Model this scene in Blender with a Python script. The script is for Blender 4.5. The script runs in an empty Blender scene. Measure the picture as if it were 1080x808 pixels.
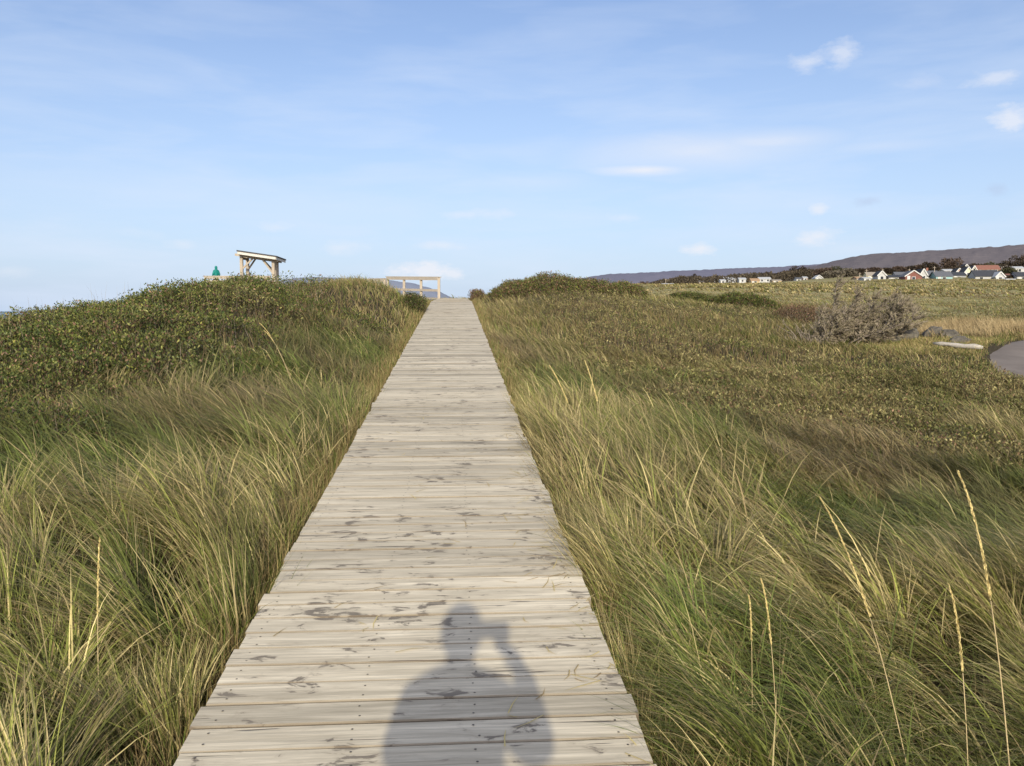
import bpy, math, random
import numpy as np
from mathutils import Vector, Matrix
random.seed(7)
rng = np.random.default_rng(11)
PI = math.pi
R = math.radians
scene = bpy.context.scene
C = scene.collection

# ------------------------------------------------------------------ camera
F = 900.0                                  # focal length in photo pixels (1080 wide)
PITCH = math.atan(76 / 900)
EYE = Vector((0, 0, 1.56))
cam = bpy.data.cameras.new('camera')
cam.sensor_width = 36; cam.lens = 36 * F / 1080
cam.clip_start = 0.01; cam.clip_end = 40000
camo = bpy.data.objects.new('camera', cam); C.objects.link(camo)
camo.location = EYE; camo.rotation_euler = (PI / 2 - PITCH, 0, 0)
scene.camera = camo
cp, sp = math.cos(PITCH), math.sin(PITCH)

def at(px, py, Z, dz=0.0):
    """survey helper: the place seen at photo position px,py at depth Z metres"""
    a = (px - 540) / F * Z; b = (404 - py) / F * Z
    return Vector((a, Z * cp + b * sp, EYE.z - Z * sp + b * cp + dz))

# boardwalk frame
AZ = R(-3.78); SL = math.tan(R(3.44))
U = np.array((math.sin(AZ), math.cos(AZ))); RT = np.array((math.cos(AZ), -math.sin(AZ)))
TC = -0.14                                  # deck centre line, left of the camera
HW = 0.75; S_CREST = 31.6; S_END = 44.0
def st(x, y):
    return x * U[0] + y * U[1], x * RT[0] + y * RT[1] - TC
def deck(s):
    s = np.asarray(s, float)
    return np.where(s < S_CREST, s * SL, S_CREST * SL + (s - S_CREST) * 0.024)
def deck_pt(s, t, dz=0):
    return Vector((s * U[0] + (t + TC) * RT[0], s * U[1] + (t + TC) * RT[1], float(deck(s)) + dz))

# ------------------------------------------------------------------ materials
def new_mat(name):
    m = bpy.data.materials.new(name); m.use_nodes = True
    nt = m.node_tree; nt.nodes.clear()
    out = nt.nodes.new('ShaderNodeOutputMaterial')
    return m, nt, out
class G:
    """small node-graph helper"""
    def __init__(s, nt): s.nt = nt
    def n(s, t, **k):
        x = s.nt.nodes.new(t)
        for a, b in k.items(): setattr(x, a, b)
        return x
    def l(s, a, b): s.nt.links.new(a, b)
    def setin(s, sock, v):
        if isinstance(v, bpy.types.NodeSocket): s.l(v, sock)
        else: sock.default_value = v
    def math(s, op, a, b=0.0, c=0.0, clamp=False):
        x = s.n('ShaderNodeMath', operation=op); x.use_clamp = clamp
        s.setin(x.inputs[0], a); s.setin(x.inputs[1], b)
        if len(x.inputs) > 2: s.setin(x.inputs[2], c)
        return x.outputs[0]
    def mix(s, f, a, b, mode='MIX'):
        x = s.n('ShaderNodeMix', data_type='RGBA', blend_type=mode)
        s.setin(x.inputs[0], f)
        for i, v in ((6, a), (7, b)):
            if isinstance(v, tuple): v = (*v[:3], 1)
            s.setin(x.inputs[i], v)
        return x.outputs[2]
    def ramp(s, v, pts):
        x = s.n('ShaderNodeValToRGB'); e = x.color_ramp.elements
        while len(e) < len(pts): e.new(0.5)
        for q, (p, c) in zip(e, pts):
            q.position = p; q.color = (*c, 1) if isinstance(c, tuple) else (c, c, c, 1)
        s.l(v, x.inputs[0]); return x.outputs[0]
    def noise(s, vec, scale, detail=4, rough=0.55, dist=0.0):
        x = s.n('ShaderNodeTexNoise'); x.inputs['Scale'].default_value = scale
        x.inputs['Detail'].default_value = detail; x.inputs['Roughness'].default_value = rough
        x.inputs['Distortion'].default_value = dist
        s.l(vec, x.inputs['Vector']); return x.outputs[0]
    def mapping(s, vec, scale=(1, 1, 1), loc=(0, 0, 0)):
        x = s.n('ShaderNodeMapping'); x.inputs['Scale'].default_value = scale
        x.inputs['Location'].default_value = loc
        s.l(vec, x.inputs['Vector']); return x.outputs[0]
    def bsdf(s, out, color, rough=0.8, spec=0.3, bump=None, bs=0.3, bd=0.01, metal=0):
        b = s.n('ShaderNodeBsdfPrincipled')
        if isinstance(color, tuple): color = (*color[:3], 1)
        s.setin(b.inputs['Base Color'], color); s.setin(b.inputs['Roughness'], rough)
        b.inputs['Specular IOR Level'].default_value = spec; b.inputs['Metallic'].default_value = metal
        if bump is not None:
            k = s.n('ShaderNodeBump'); k.inputs['Strength'].default_value = bs; k.inputs['Distance'].default_value = bd
            s.l(bump, k.inputs['Height']); s.l(k.outputs[0], b.inputs['Normal'])
        s.l(b.outputs[0], out.inputs[0]); return b

def simple(name, col, rough=0.8, var=0.25, scale=6, spec=0.3, bs=0.3, bd=0.01, stretch=(1, 1, 1)):
    m, nt, out = new_mat(name); g = G(nt)
    tc = g.n('ShaderNodeTexCoord').outputs['Object']
    n = g.noise(g.mapping(tc, stretch), scale, 5, 0.6)
    lo = tuple(c * (1 - var) for c in col); hi = tuple(min(1, c * (1 + var)) for c in col)
    g.bsdf(out, g.ramp(n, [(0.3, lo), (0.7, hi)]), rough, spec, n, bs, bd)
    return m

def plant_mat(name, rough=0.5, trans=0.3, spec=0.3):
    m, nt, out = new_mat(name); g = G(nt)
    a = g.n('ShaderNodeAttribute', attribute_name='Col').outputs['Color']
    b = g.n('ShaderNodeBsdfPrincipled'); g.l(a, b.inputs['Base Color'])
    b.inputs['Roughness'].default_value = rough; b.inputs['Specular IOR Level'].default_value = spec
    t = g.n('ShaderNodeBsdfTranslucent'); g.l(a, t.inputs['Color'])
    mx = g.n('ShaderNodeMixShader'); mx.inputs[0].default_value = trans
    g.l(b.outputs[0], mx.inputs[1]); g.l(t.outputs[0], mx.inputs[2]); g.l(mx.outputs[0], out.inputs[0])
    return m
M_GRASS = plant_mat('grass_blades', 0.60, 0.20, 0.14)
M_LEAF = plant_mat('shrub_leaves', 0.5, 0.12, 0.22)
M_TWIG = plant_mat('dry_twigs', 0.85, 0.05, 0.15)
M_CROWN = plant_mat('distant_foliage', 0.9, 0.05, 0.1)

def wood_mat(name, a=(0.50, 0.43, 0.33), b=(0.36, 0.32, 0.27), axis=0):
    m, nt, out = new_mat(name); g = G(nt)
    tc = g.n('ShaderNodeTexCoord').outputs['Object']
    sc = [40, 40, 40]; sc[axis] = 2.0
    n = g.noise(g.mapping(tc, tuple(sc)), 1.0, 5, 0.6)
    n2 = g.noise(tc, 1.5, 3)
    c = g.mix(g.ramp(n, [(0.35, 0.0), (0.65, 1.0)]), b, a)
    c = g.mix(g.math('MULTIPLY', g.ramp(n2, [(0.45, 0.0), (0.7, 1.0)]), 0.35), c, tuple(x * 0.6 for x in b))
    g.bsdf(out, c, 0.85, 0.2, n, 0.4, 0.004); return m
M_RAIL = wood_mat('weathered_rail_wood', (0.47, 0.40, 0.31), (0.36, 0.31, 0.25))
M_POST = wood_mat('weathered_post_wood', (0.50, 0.42, 0.32), (0.38, 0.32, 0.25), 2)
M_JOIST = wood_mat('joist_wood', (0.20, 0.16, 0.11), (0.12, 0.10, 0.08), 1)

def plank_mat():
    m, nt, out = new_mat('boardwalk_planks'); g = G(nt)
    tc = g.n('ShaderNodeTexCoord').outputs['Object']
    att = g.n('ShaderNodeAttribute', attribute_name='Col'); sep = g.n('ShaderNodeSeparateColor'); g.l(att.outputs['Color'], sep.inputs[0])
    pr, pg, pb = sep.outputs
    # each plank shifted so the figure never runs across a joint
    off = g.n('ShaderNodeCombineXYZ'); g.l(g.math('MULTIPLY', pr, 37.0), off.inputs[0]); g.l(g.math('MULTIPLY', pg, 53.0), off.inputs[1])
    add = g.n('ShaderNodeVectorMath', operation='ADD'); g.l(tc, add.inputs[0]); g.l(off.outputs[0], add.inputs[1]); pv = add.outputs[0]
    grain = g.noise(g.mapping(pv, (2.2, 75, 10)), 1.0, 6, 0.62, 0.25)
    broad = g.noise(g.mapping(pv, (1.2, 14, 3)), 1.0, 4, 0.6, 0.8)
    fine = g.noise(g.mapping(pv, (9, 260, 20)), 1.0, 3, 0.6)
    c = g.mix(g.ramp(broad, [(0.33, 0.0), (0.68, 1.0)]), (0.52, 0.445, 0.315), (0.86, 0.75, 0.55))
    c = g.mix(g.math('MULTIPLY', g.ramp(grain, [(0.42, 1.0), (0.60, 0.0)]), 0.42), c, (0.32, 0.28, 0.20))
    c = g.mix(g.math('MULTIPLY', g.ramp(fine, [(0.50, 0.0), (0.72, 1.0)]), 0.30), c, (0.90, 0.785, 0.57))
    # plank to plank tone
    tone = g.math('ADD', 0.66, g.math('MULTIPLY', pb, 0.46))
    vm = g.n('ShaderNodeVectorMath', operation='SCALE'); g.l(c, vm.inputs[0]); g.l(tone, vm.inputs[3]); c = vm.outputs[0]
    # worn-off damp stains and droppings: blotches drawn out along the plank
    warp = g.noise(g.mapping(tc, (9, 14, 5)), 1.0, 5, 0.7)
    st1 = g.noise(g.mapping(pv, (7.0, 15, 3)), 1.0, 6, 0.62, 0.8)
    where = g.noise(g.mapping(tc, (3.4, 2.6, 1)), 1.0, 3, 0.6)
    k = g.math('ADD', st1, g.math('MULTIPLY', g.math('SUBTRACT', where, 0.5), 0.62))
    stain = g.ramp(k, [(0.618, 0.0), (0.662, 1.0)])
    stain = g.math('MULTIPLY', stain, g.math('ADD', 0.45, g.math('MULTIPLY', warp, 0.8)), clamp=True)
    c = g.mix(stain, c, (0.125, 0.108, 0.088))
    # pale brown soft stains
    soft = g.ramp(k, [(0.53, 0.0), (0.64, 1.0)])
    c = g.mix(g.math('MULTIPLY', soft, 0.30), c, (0.33, 0.27, 0.19))
    # splits
    cr = g.noise(g.mapping(pv, (1.6, 46, 4), (7, 3, 1)), 1.0, 3, 0.5, 0.35)
    crk = g.ramp(cr, [(0.668, 0.0), (0.69, 1.0)])
    c = g.mix(g.math('MULTIPLY', crk, 0.8), c, (0.07, 0.055, 0.045))
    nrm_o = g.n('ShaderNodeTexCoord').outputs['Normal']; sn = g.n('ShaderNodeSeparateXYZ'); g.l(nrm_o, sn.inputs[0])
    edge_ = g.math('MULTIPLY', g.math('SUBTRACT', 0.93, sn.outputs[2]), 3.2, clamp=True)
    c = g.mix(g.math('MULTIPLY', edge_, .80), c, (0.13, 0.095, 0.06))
    h = g.math('SUBTRACT', g.math('ADD', grain, g.math('MULTIPLY', fine, 0.3)), g.math('MULTIPLY', crk, 1.5))
    g.bsdf(out, c, 0.82, 0.22, h, 0.55, 0.0022); return m
M_PLANK = plank_mat()
M_SCREW = simple('screw_heads', (0.09, 0.075, 0.06), 0.6, 0.3, 200)

def ground_mat():
    m, nt, out = new_mat('dune_ground'); g = G(nt)
    geo = g.n('ShaderNodeNewGeometry').outputs['Position']
    sep = g.n('ShaderNodeSeparateXYZ'); g.l(geo, sep.inputs[0])
    n1 = g.noise(geo, 22, 5, 0.7); n2 = g.noise(geo, 1.4, 5, 0.6)
    litter = g.ramp(n1, [(0.35, (0.028, 0.022, 0.014)), (0.55, (0.075, 0.058, 0.034)), (0.72, (0.17, 0.135, 0.08))])
    # mid distance to far: the field itself
    st_ = g.mapping(geo, (0.035, 0.10, 0.1)); f1 = g.noise(st_, 1.0, 6, 0.62, 0.6)
    f2 = g.noise(geo, 0.55, 6, 0.7)
    field = g.ramp(f1, [(0.30, (0.17, 0.175, 0.060)), (0.44, (0.34, 0.31, 0.115)), (0.54, (0.50, 0.42, 0.20)), (0.68, (0.33, 0.24, 0.12))])
    field = g.mix(g.ramp(f2, [(0.35, 0.55), (0.65, 0.0)]), field, (0.085, 0.08, 0.035))
    far = g.math('DIVIDE', g.math('SUBTRACT', sep.outputs[1], 24.0), 30.0, clamp=True)
    c = g.mix(far, litter, field)
    c = g.mix(g.math('MULTIPLY', g.ramp(n2, [(0.4, 0.0), (0.7, 1.0)]), 0.25), c, (0.10, 0.085, 0.045))
    g.bsdf(out, c, 0.95, 0.1, n1, 0.8, 0.03); return m
M_GROUND = ground_mat()

def asphalt_mat():
    m, nt, out = new_mat('asphalt'); g = G(nt)
    geo = g.n('ShaderNodeNewGeometry').outputs['Position']
    n1 = g.noise(geo, 60, 4, 0.7); n2 = g.noise(geo, 0.8, 5, 0.6)
    c = g.mix(g.ramp(n2, [(0.35, 0.0), (0.65, 1.0)]), (0.20, 0.165, 0.135), (0.28, 0.235, 0.195))
    c = g.mix(g.math('MULTIPLY', n1, 0.3), c, (0.08, 0.075, 0.07))
    g.bsdf(out, c, 0.9, 0.2, n1, 0.5, 0.01); return m

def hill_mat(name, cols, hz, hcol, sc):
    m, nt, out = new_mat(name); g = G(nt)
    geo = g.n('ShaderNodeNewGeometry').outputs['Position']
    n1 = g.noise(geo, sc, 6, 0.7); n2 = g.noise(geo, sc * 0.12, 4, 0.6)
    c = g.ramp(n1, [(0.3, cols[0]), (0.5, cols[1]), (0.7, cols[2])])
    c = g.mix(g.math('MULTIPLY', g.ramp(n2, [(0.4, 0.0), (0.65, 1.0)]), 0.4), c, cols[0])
    c = g.mix(hz, c, hcol)  # aerial haze painted into the hill colour
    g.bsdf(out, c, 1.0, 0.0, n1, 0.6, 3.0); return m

# ------------------------------------------------------------------ mesh helpers
def tag(o, label=None, cat=None, group=None, kind=None):
    if label: o['label'] = label
    if cat: o['category'] = cat
    if group: o['group'] = group
    if kind: o['kind'] = kind
    return o
def empty(name, loc, label=None, cat=None, group=None, rz=0, kind=None):
    o = bpy.data.objects.new(name, None); C.objects.link(o); o.location = loc; o.rotation_euler.z = rz
    o.empty_display_size = 0.2
    return tag(o, label, cat, group, kind)
def mesh_obj(name, V, Fc, mat, parent=None, smooth=False, col=None, mats=None, mi=None):
    me = bpy.data.meshes.new(name)
    me.from_pydata([tuple(v) for v in V], [], Fc)
    for mm in (mats or [mat]): me.materials.append(mm)
    if mi is not None: me.polygons.foreach_set('material_index', np.array(mi, np.int32))
    if smooth: me.polygons.foreach_set('use_smooth', np.ones(len(me.polygons), bool))
    if col is not None:
        a = me.color_attributes.new('Col', 'FLOAT_COLOR', 'POINT')
        cc = np.ones((len(V), 4), np.float32); cc[:, :3] = np.asarray(col, np.float32)[:, :3]; a.data.foreach_set('color', cc.ravel())
    me.update()
    o = bpy.data.objects.new(name, me); C.objects.link(o)
    if parent is not None: o.parent = parent
    return o
def np_mesh(name, co, quads, tris, col, mat, parent=None, smooth=True):
    """big meshes straight from numpy arrays"""
    me = bpy.data.meshes.new(name)
    nq, ntr = len(quads), len(tris)
    me.vertices.add(len(co)); me.vertices.foreach_set('co', np.ascontiguousarray(co, np.float32).ravel())
    li = np.concatenate([quads.ravel(), tris.ravel()]).astype(np.int32)
    me.loops.add(len(li)); me.loops.foreach_set('vertex_index', li)
    ls = np.concatenate([np.arange(nq) * 4, nq * 4 + np.arange(ntr) * 3]).astype(np.int32)
    me.polygons.add(nq + ntr); me.polygons.foreach_set('loop_start', ls)
    me.polygons.foreach_set('use_smooth', np.full(nq + ntr, smooth, bool))
    me.update(calc_edges=True)
    if col is not None:
        a = me.color_attributes.new('Col', 'FLOAT_COLOR', 'POINT')
        cc = np.ones((len(co), 4), np.float32); cc[:, :3] = col; a.data.foreach_set('color', cc.ravel())
    me.materials.append(mat)
    o = bpy.data.objects.new(name, me); C.objects.link(o)
    if parent is not None: o.parent = parent
    return o
class MB:
    def __init__(s): s.V = []; s.F = []; s.M = []; s.C = []
    def add(s, V, Fc, m=0, c=(1, 1, 1)):
        b = len(s.V); s.V += [Vector(v) for v in V]; s.F += [tuple(i + b for i in f) for f in Fc]; s.M += [m] * len(Fc); s.C += [c] * len(V)
    def box(s, c, size, rot=None, m=0, col=(1, 1, 1)):
        x, y, z = (q / 2 for q in size); c = Vector(c)
        P = [Vector(p) for p in ((-x, -y, -z), (x, -y, -z), (x, y, -z), (-x, y, -z), (-x, -y, z), (x, -y, z), (x, y, z), (-x, y, z))]
        if rot is not None: P = [rot @ p for p in P]
        s.add([p + c for p in P], [(3, 2, 1, 0), (4, 5, 6, 7), (0, 1, 5, 4), (1, 2, 6, 5), (2, 3, 7, 6), (3, 0, 4, 7)], m, col)
    def beam(s, a, b, w, h, up=Vector((0, 0, 1)), m=0):
        a = Vector(a); b = Vector(b); d = (b - a); L = d.length; d.normalize()
        r = d.cross(up)
        if r.length < 1e-4: r = d.cross(Vector((0, 1, 0)))
        r.normalize(); u = r.cross(d)
        rot = Matrix((d, r, u)).transposed()
        s.box((a + b) / 2, (L, w, h), rot, m)
    def tube(s, pts, rad, n=6, m=0, cap=True):
        pts = [Vector(p) for p in pts]; rings = []
        for i, p in enumerate(pts):
            d = (pts[min(i + 1, len(pts) - 1)] - pts[max(i - 1, 0)]).normalized()
            a = d.cross(Vector((0.13, 0.21, 0.97)))
            if a.length < 1e-3: a = d.cross(Vector((1, 0, 0)))
            a.normalize(); b = d.cross(a)
            r = rad[i] if hasattr(rad, '__len__') else rad
            rings.append([p + a * (r * math.cos(2 * PI * k / n)) + b * (r * math.sin(2 * PI * k / n)) for k in range(n)])
        V = [v for q in rings for v in q]; Fc = []
        for i in range(len(pts) - 1):
            for k in range(n):
                Fc.append((i * n + k, i * n + (k + 1) % n, (i + 1) * n + (k + 1) % n, (i + 1) * n + k))
        if cap: Fc += [tuple(range(n - 1, -1, -1)), tuple(range((len(pts) - 1) * n, len(pts) * n))]
        s.add(V, Fc, m)
    def build(s, name, mat, parent=None, smooth=False, mats=None, col=False):
        inv = Vector((0, 0, 0))
        if parent is not None:
            mw = parent.matrix_basis.inverted(); p = parent.parent
            while p is not None: mw = mw @ p.matrix_basis.inverted(); p = p.parent
            V = [mw @ v for v in s.V]
        else: V = s.V
        return mesh_obj(name, V, s.F, mat, parent, smooth, s.C if col else None, mats, s.M if mats else None)

# value noise for masks
_tab = rng.random((256, 256))
def vnoise(x, y, sc, seed=0):
    x = np.asarray(x, float) / sc + seed * 17.3 + 500; y = np.asarray(y, float) / sc + seed * 9.7 + 500
    xi = np.floor(x).astype(int); yi = np.floor(y).astype(int); fx = x - xi; fy = y - yi
    fx = fx * fx * (3 - 2 * fx); fy = fy * fy * (3 - 2 * fy)
    a = _tab[xi % 256, yi % 256]; b = _tab[(xi + 1) % 256, yi % 256]; c = _tab[xi % 256, (yi + 1) % 256]; d = _tab[(xi + 1) % 256, (yi + 1) % 256]
    return (a * (1 - fx) + b * fx) * (1 - fy) + (c * (1 - fx) + d * fx) * fy
def fbm(x, y, sc, seed=0, o=3):
    v = 0; w = 0
    for k in range(o): v = v + vnoise(x, y, sc / 2 ** k, seed + k) / 2 ** k; w += 1 / 2 ** k
    return v / w

# ------------------------------------------------------------------ terrain
cpts = []
def cpx(px, py, Z, veg): p = at(px, py, Z); cpts.append((p.x, p.y, p.z - veg))
for s in (-12, -6, -2, 0, 2, 4, 6, 8, 10, 12, 15, 18, 21, 24, 27, 30, 33, 37, 41, 44):
    for t in (-1.0, 0.0, 1.0):
        p = deck_pt(s, t); cpts.append((p.x, p.y, p.z - 0.32))
for s, t, dz in ((2, 3, -.5), (5, 4, -.6), (-4, 4, -.6), (-4, -4, -.4), (-8, 10, -.8), (-8, -10, 0.0), (1, -3, -.35), (4, -3, -.3), (6, -2.2, -.28)):
    p = deck_pt(s, t); cpts.append((p.x, p.y, p.z + dz))
for a in [(1080, 808, 3.1, .5), (1080, 560, 7, .4), (1080, 480, 10, .35), (1080, 395, 17.5, .45), (900, 365, 25, 0), (950, 362, 25, 0), (1000, 335, 45, .25),
          (1000, 315, 90, .3), (1000, 299, 220, .3), (800, 311, 45, .5), (800, 306, 110, .3), (800, 300, 220, .3), (700, 307, 40, .5),
          (580, 306, 34, .1), (520, 296, 36, .4), (600, 350, 20, .35), (700, 400, 14, .4), (850, 450, 11, .4), (900, 350, 28, .3), (1000, 415, 15, .4),
          (655, 306, 36, .2), (700, 303, 120, .3), (700, 301, 220, .3), (1045, 382, 21, 0), (1080, 357, 26, 0), (1052, 335, 45, 0.1), (1150, 333, 45, 0.1), (1200, 380, 22, 0),
          (0, 335, 14, .5), (-60, 342, 14, .5), (50, 327, 15, .5), (0, 342, 19, .5), (0, 420, 8, .4), (0, 600, 4, .45), (0, 800, 2.6, .5), (100, 319, 15, .5), (200, 298, 17, .48), (300, 302, 17, .45), (260, 372, 11, .3),
          (300, 299, 20, .42), (340, 299, 21, .42), (380, 296, 23, .45), (425, 295, 26.5, .25), (405, 297, 23, .35), (445, 322, 27, .2), (350, 400, 11, .35), (200, 420, 9, .35), (0, 340, 25, .5), (380, 299, 36, .4), (300, 305, 30, .6), (200, 306, 30, .6),
          (470, 316, 46, .1), (300, 303, 45, .3), (260, 300, 60, .3), (220, 303, 60, .3), (340, 305, 60, .3), (480, 322, 60, .1), (100, 330, 45, .3),
          (560, 312, 60, .3), (640, 318, 60, .3), (820, 330, 30, .4), (760, 330, 28, .4),
          (1080, 299, 240, .2), (900, 299.5, 260, .2), (1300, 299, 240, .2), (700, 300, 300, .2), (640, 302, 300, .2)]: cpx(*a)
for x, y, z in ((10, 5, -.9), (20, 8, -.9), (25, -10, -1), (40, 20, .3), (60, 50, 2.2), (-12, 5, .6), (-20, 10, .8), (-25, -10, .5), (0, -25, -2.0), (-30, 30, .6), (-45, 50, -.5), (-60, 20, -2), (-100, 60, -7), (-60, 110, -6),
                (-20, 110, -4), (0, 120, -3), (-200, 200, -12), (-40, 300, -12), (0, 320, -12), (-300, -50, -12), (0, -200, -4), (200, 0, 3), (600, 0, 12), (300, 400, 17), (120, 450, 15), (60, 500, 12), (420, 420, 19),
                (300, 700, 30), (600, 700, 34), (-100, 800, -20), (0, 900, -15), (-800, 300, -20), (2000, 2000, 40), (1000, 3000, 30), (-3000, 3000, -40), (0, 4000, -40), (4000, 0, 30), (0, -4000, -10), (-4000, 0, -40)):
    cpts.append((x, y, z))
cpts = np.array(cpts)
def warp(x, y):
    x = np.asarray(x, float); y = np.asarray(y, float)
    r = np.hypot(x, y) + 1e-6; k = np.arcsinh(r / 10) * 10 / r
    return x * k, y * k
_wx, _wy = warp(cpts[:, 0], cpts[:, 1])
CQ = 0.8
_K = np.sqrt((_wx[:, None] - _wx) ** 2 + (_wy[:, None] - _wy) ** 2 + CQ * CQ)
_zm = cpts[:, 2].mean()
_wt = np.linalg.solve(_K - np.eye(len(_wx)) * 0.06, cpts[:, 2] - _zm)
def terr(x, y):
    x = np.asarray(x, float); y = np.asarray(y, float); sh = x.shape
    X, Y = warp(x.ravel(), y.ravel()); out = np.empty(len(X))
    for i in range(0, len(X), 20000):
        j = slice(i, i + 20000)
        out[j] = np.sqrt((X[j, None] - _wx) ** 2 + (Y[j, None] - _wy) ** 2 + CQ * CQ) @ _wt + _zm
    out = out.reshape(sh)
    s, t = st(x, y)
    out = out + (fbm(x, y, 2.2, 3) - .5) * 0.22 * np.clip((np.abs(t) - 1) / 2, 0, 1) * np.clip(1 - np.hypot(x, y) / 400, 0, 1)
    # never through the deck
    lim = deck(s) - 0.22
    m = (np.abs(t) < 0.95) & (s > -12) & (s < S_END + 1)
    return np.where(m, np.minimum(out, lim), out)
def tz(x, y): return float(terr(np.array([x]), np.array([y]))[0])

def graded(lo, hi, n, k):
    a = np.linspace(np.arcsinh(lo / k), np.arcsinh(hi / k), n); return np.sinh(a) * k
gx = graded(-9000, 9000, 520, 9.0); gy = graded(-5000, 12000, 560, 14.0)
GX, GY = np.meshgrid(gx, gy); GZ = terr(GX, GY)
co = np.stack([GX.ravel(), GY.ravel(), GZ.ravel()], 1)
nx, ny = len(gx), len(gy)
i0 = (np.arange(ny - 1)[:, None] * nx + np.arange(nx - 1)).ravel()
quads = np.stack([i0, i0 + 1, i0 + nx + 1, i0 + nx], 1)
o = np_mesh('ground', co, quads, np.zeros((0, 3), int), None, M_GROUND); tag(o, kind='structure')
# grid lookup: much faster height for millions of points
def tzf(x, y):
    x = np.asarray(x, float); y = np.asarray(y, float)
    i = np.clip(np.searchsorted(gx, x) - 1, 0, nx - 2); j = np.clip(np.searchsorted(gy, y) - 1, 0, ny - 2)
    fx = (x - gx[i]) / (gx[i + 1] - gx[i]); fy = (y - gy[j]) / (gy[j + 1] - gy[j])
    return (GZ[j, i] * (1 - fx) + GZ[j, i + 1] * fx) * (1 - fy) + (GZ[j + 1, i] * (1 - fx) + GZ[j + 1, i + 1] * fx) * fy

# sea
m_sea, nt, out = new_mat('sea_water'); g = G(nt)
geo = g.n('ShaderNodeNewGeometry').outputs['Position']
g.bsdf(out, (0.05, 0.09, 0.12), 0.25, 0.5, g.noise(geo, 0.3, 6, 0.7), 0.3, 0.3)
tag(mesh_obj('sea', [(-20000, -8000, -5), (20000, -8000, -5), (20000, 25000, -5), (-20000, 25000, -5)], [(0, 1, 2, 3)], m_sea), kind='structure')

# ------------------------------------------------------------------ hills
def hill(name, prof, Z, depth, mat, rough, base, n=420):
    px = np.linspace(prof[0][0], prof[-1][0], n); top = np.interp(px, [p[0] for p in prof], [p[1] for p in prof])
    rows = 26; co = []
    for j in range(rows):
        f = j / (rows - 1); d = Z - depth * (1 - f)
        for i in range(n):
            p = at(px[i], 328, d); pt = at(px[i], top[i], Z)
            prof_f = math.sin(f * PI / 2) ** 0.9
            z = base + (pt.z - base) * prof_f
            co.append((p.x, p.y, z))
    # a falling back side
    for j, f in ((1, .96), (2, .55), (3, 0)):
        for i in range(n):
            p = at(px[i], 328, Z + depth * 0.35 * j); pt = at(px[i], top[i], Z)
            co.append((p.x, p.y, base + (pt.z - base) * f))
    co = np.array(co); rows += 3
    amp = np.clip((co[:, 2] - base) / 30, 0, 1) * rough
    co[:, 2] += amp * (vnoise(co[:, 0], co[:, 1], rough * 3.2, 5) + vnoise(co[:, 0], co[:, 1], rough * 12, 8) * 1.2 - 1.1)
    i0 = (np.arange(rows - 1)[:, None] * n + np.arange(n - 1)).ravel()
    q = np.stack([i0, i0 + 1, i0 + n + 1, i0 + n], 1)
    return tag(np_mesh(name, co, q, np.zeros((0, 3), int), None, mat), kind='structure')
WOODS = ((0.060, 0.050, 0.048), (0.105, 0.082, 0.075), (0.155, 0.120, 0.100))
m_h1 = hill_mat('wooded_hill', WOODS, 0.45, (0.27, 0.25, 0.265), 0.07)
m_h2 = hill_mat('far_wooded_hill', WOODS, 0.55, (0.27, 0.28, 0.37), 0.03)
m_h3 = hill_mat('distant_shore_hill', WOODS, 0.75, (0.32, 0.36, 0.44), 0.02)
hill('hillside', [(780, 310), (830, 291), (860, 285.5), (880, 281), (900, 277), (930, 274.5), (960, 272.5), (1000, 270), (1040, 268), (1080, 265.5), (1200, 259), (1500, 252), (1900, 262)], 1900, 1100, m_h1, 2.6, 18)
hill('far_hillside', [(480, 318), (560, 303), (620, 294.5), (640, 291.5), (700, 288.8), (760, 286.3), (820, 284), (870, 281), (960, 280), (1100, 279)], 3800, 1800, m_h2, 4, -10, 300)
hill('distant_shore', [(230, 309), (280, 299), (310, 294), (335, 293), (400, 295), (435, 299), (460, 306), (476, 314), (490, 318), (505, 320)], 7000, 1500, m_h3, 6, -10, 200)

# ------------------------------------------------------------------ road
road_c = [(11.6, 9), (12.2, 13), (12.9, 17), (13.5, 20.2), (15.7, 23.1), (19.8, 26.9), (25.3, 31.2), (32, 38), (39, 46), (46, 56)]
ROADW = 4.6
def smooth_path(P, k=8):
    out = []
    for i in range(len(P) - 1):
        p0 = P[max(i - 1, 0)]; p1 = P[i]; p2 = P[i + 1]; p3 = P[min(i + 2, len(P) - 1)]
        for j in range(k):
            t = j / k
            out.append(tuple(0.5 * (2 * p1[a] + (p2[a] - p0[a]) * t + (2 * p0[a] - 5 * p1[a] + 4 * p2[a] - p3[a]) * t * t + (3 * p1[a] - p0[a] - 3 * p2[a] + p3[a]) * t ** 3) for a in range(2)))
    return out + [P[-1]]
RP = np.array(smooth_path(road_c))
def road_d(x, y):
    x = np.asarray(x); d = np.full(x.shape, 1e9)
    for p in RP: d = np.minimum(d, np.hypot(x - p[0], y - p[1]))
    return d
V = []; Fc = []; NR = 9
T = np.gradient(RP, axis=0); T /= np.linalg.norm(T, axis=1)[:, None]
for i, (p, t) in enumerate(zip(RP, T)):
    zc = tz(p[0], p[1])
    for k in range(NR):
        w = (k / (NR - 1) - .5) * ROADW
        if k in (0, NR - 1): w += (vnoise(p[0], p[1], .8, k) - .5) * .5
        x, y = p[0] + t[1] * w, p[1] - t[0] * w
        V.append((x, y, float(tzf(x, y)) * .8 + zc * .2 + 0.07 - (0.12 if k in (0, NR - 1) else 0)))
for i in range(len(RP) - 1):
    for k in range(NR - 1):
        a = i * NR + k; Fc.append((a, a + 1, a + NR + 1, a + NR))
tag(mesh_obj('road', V, Fc, asphalt_mat(), smooth=True), kind='structure')

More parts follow.
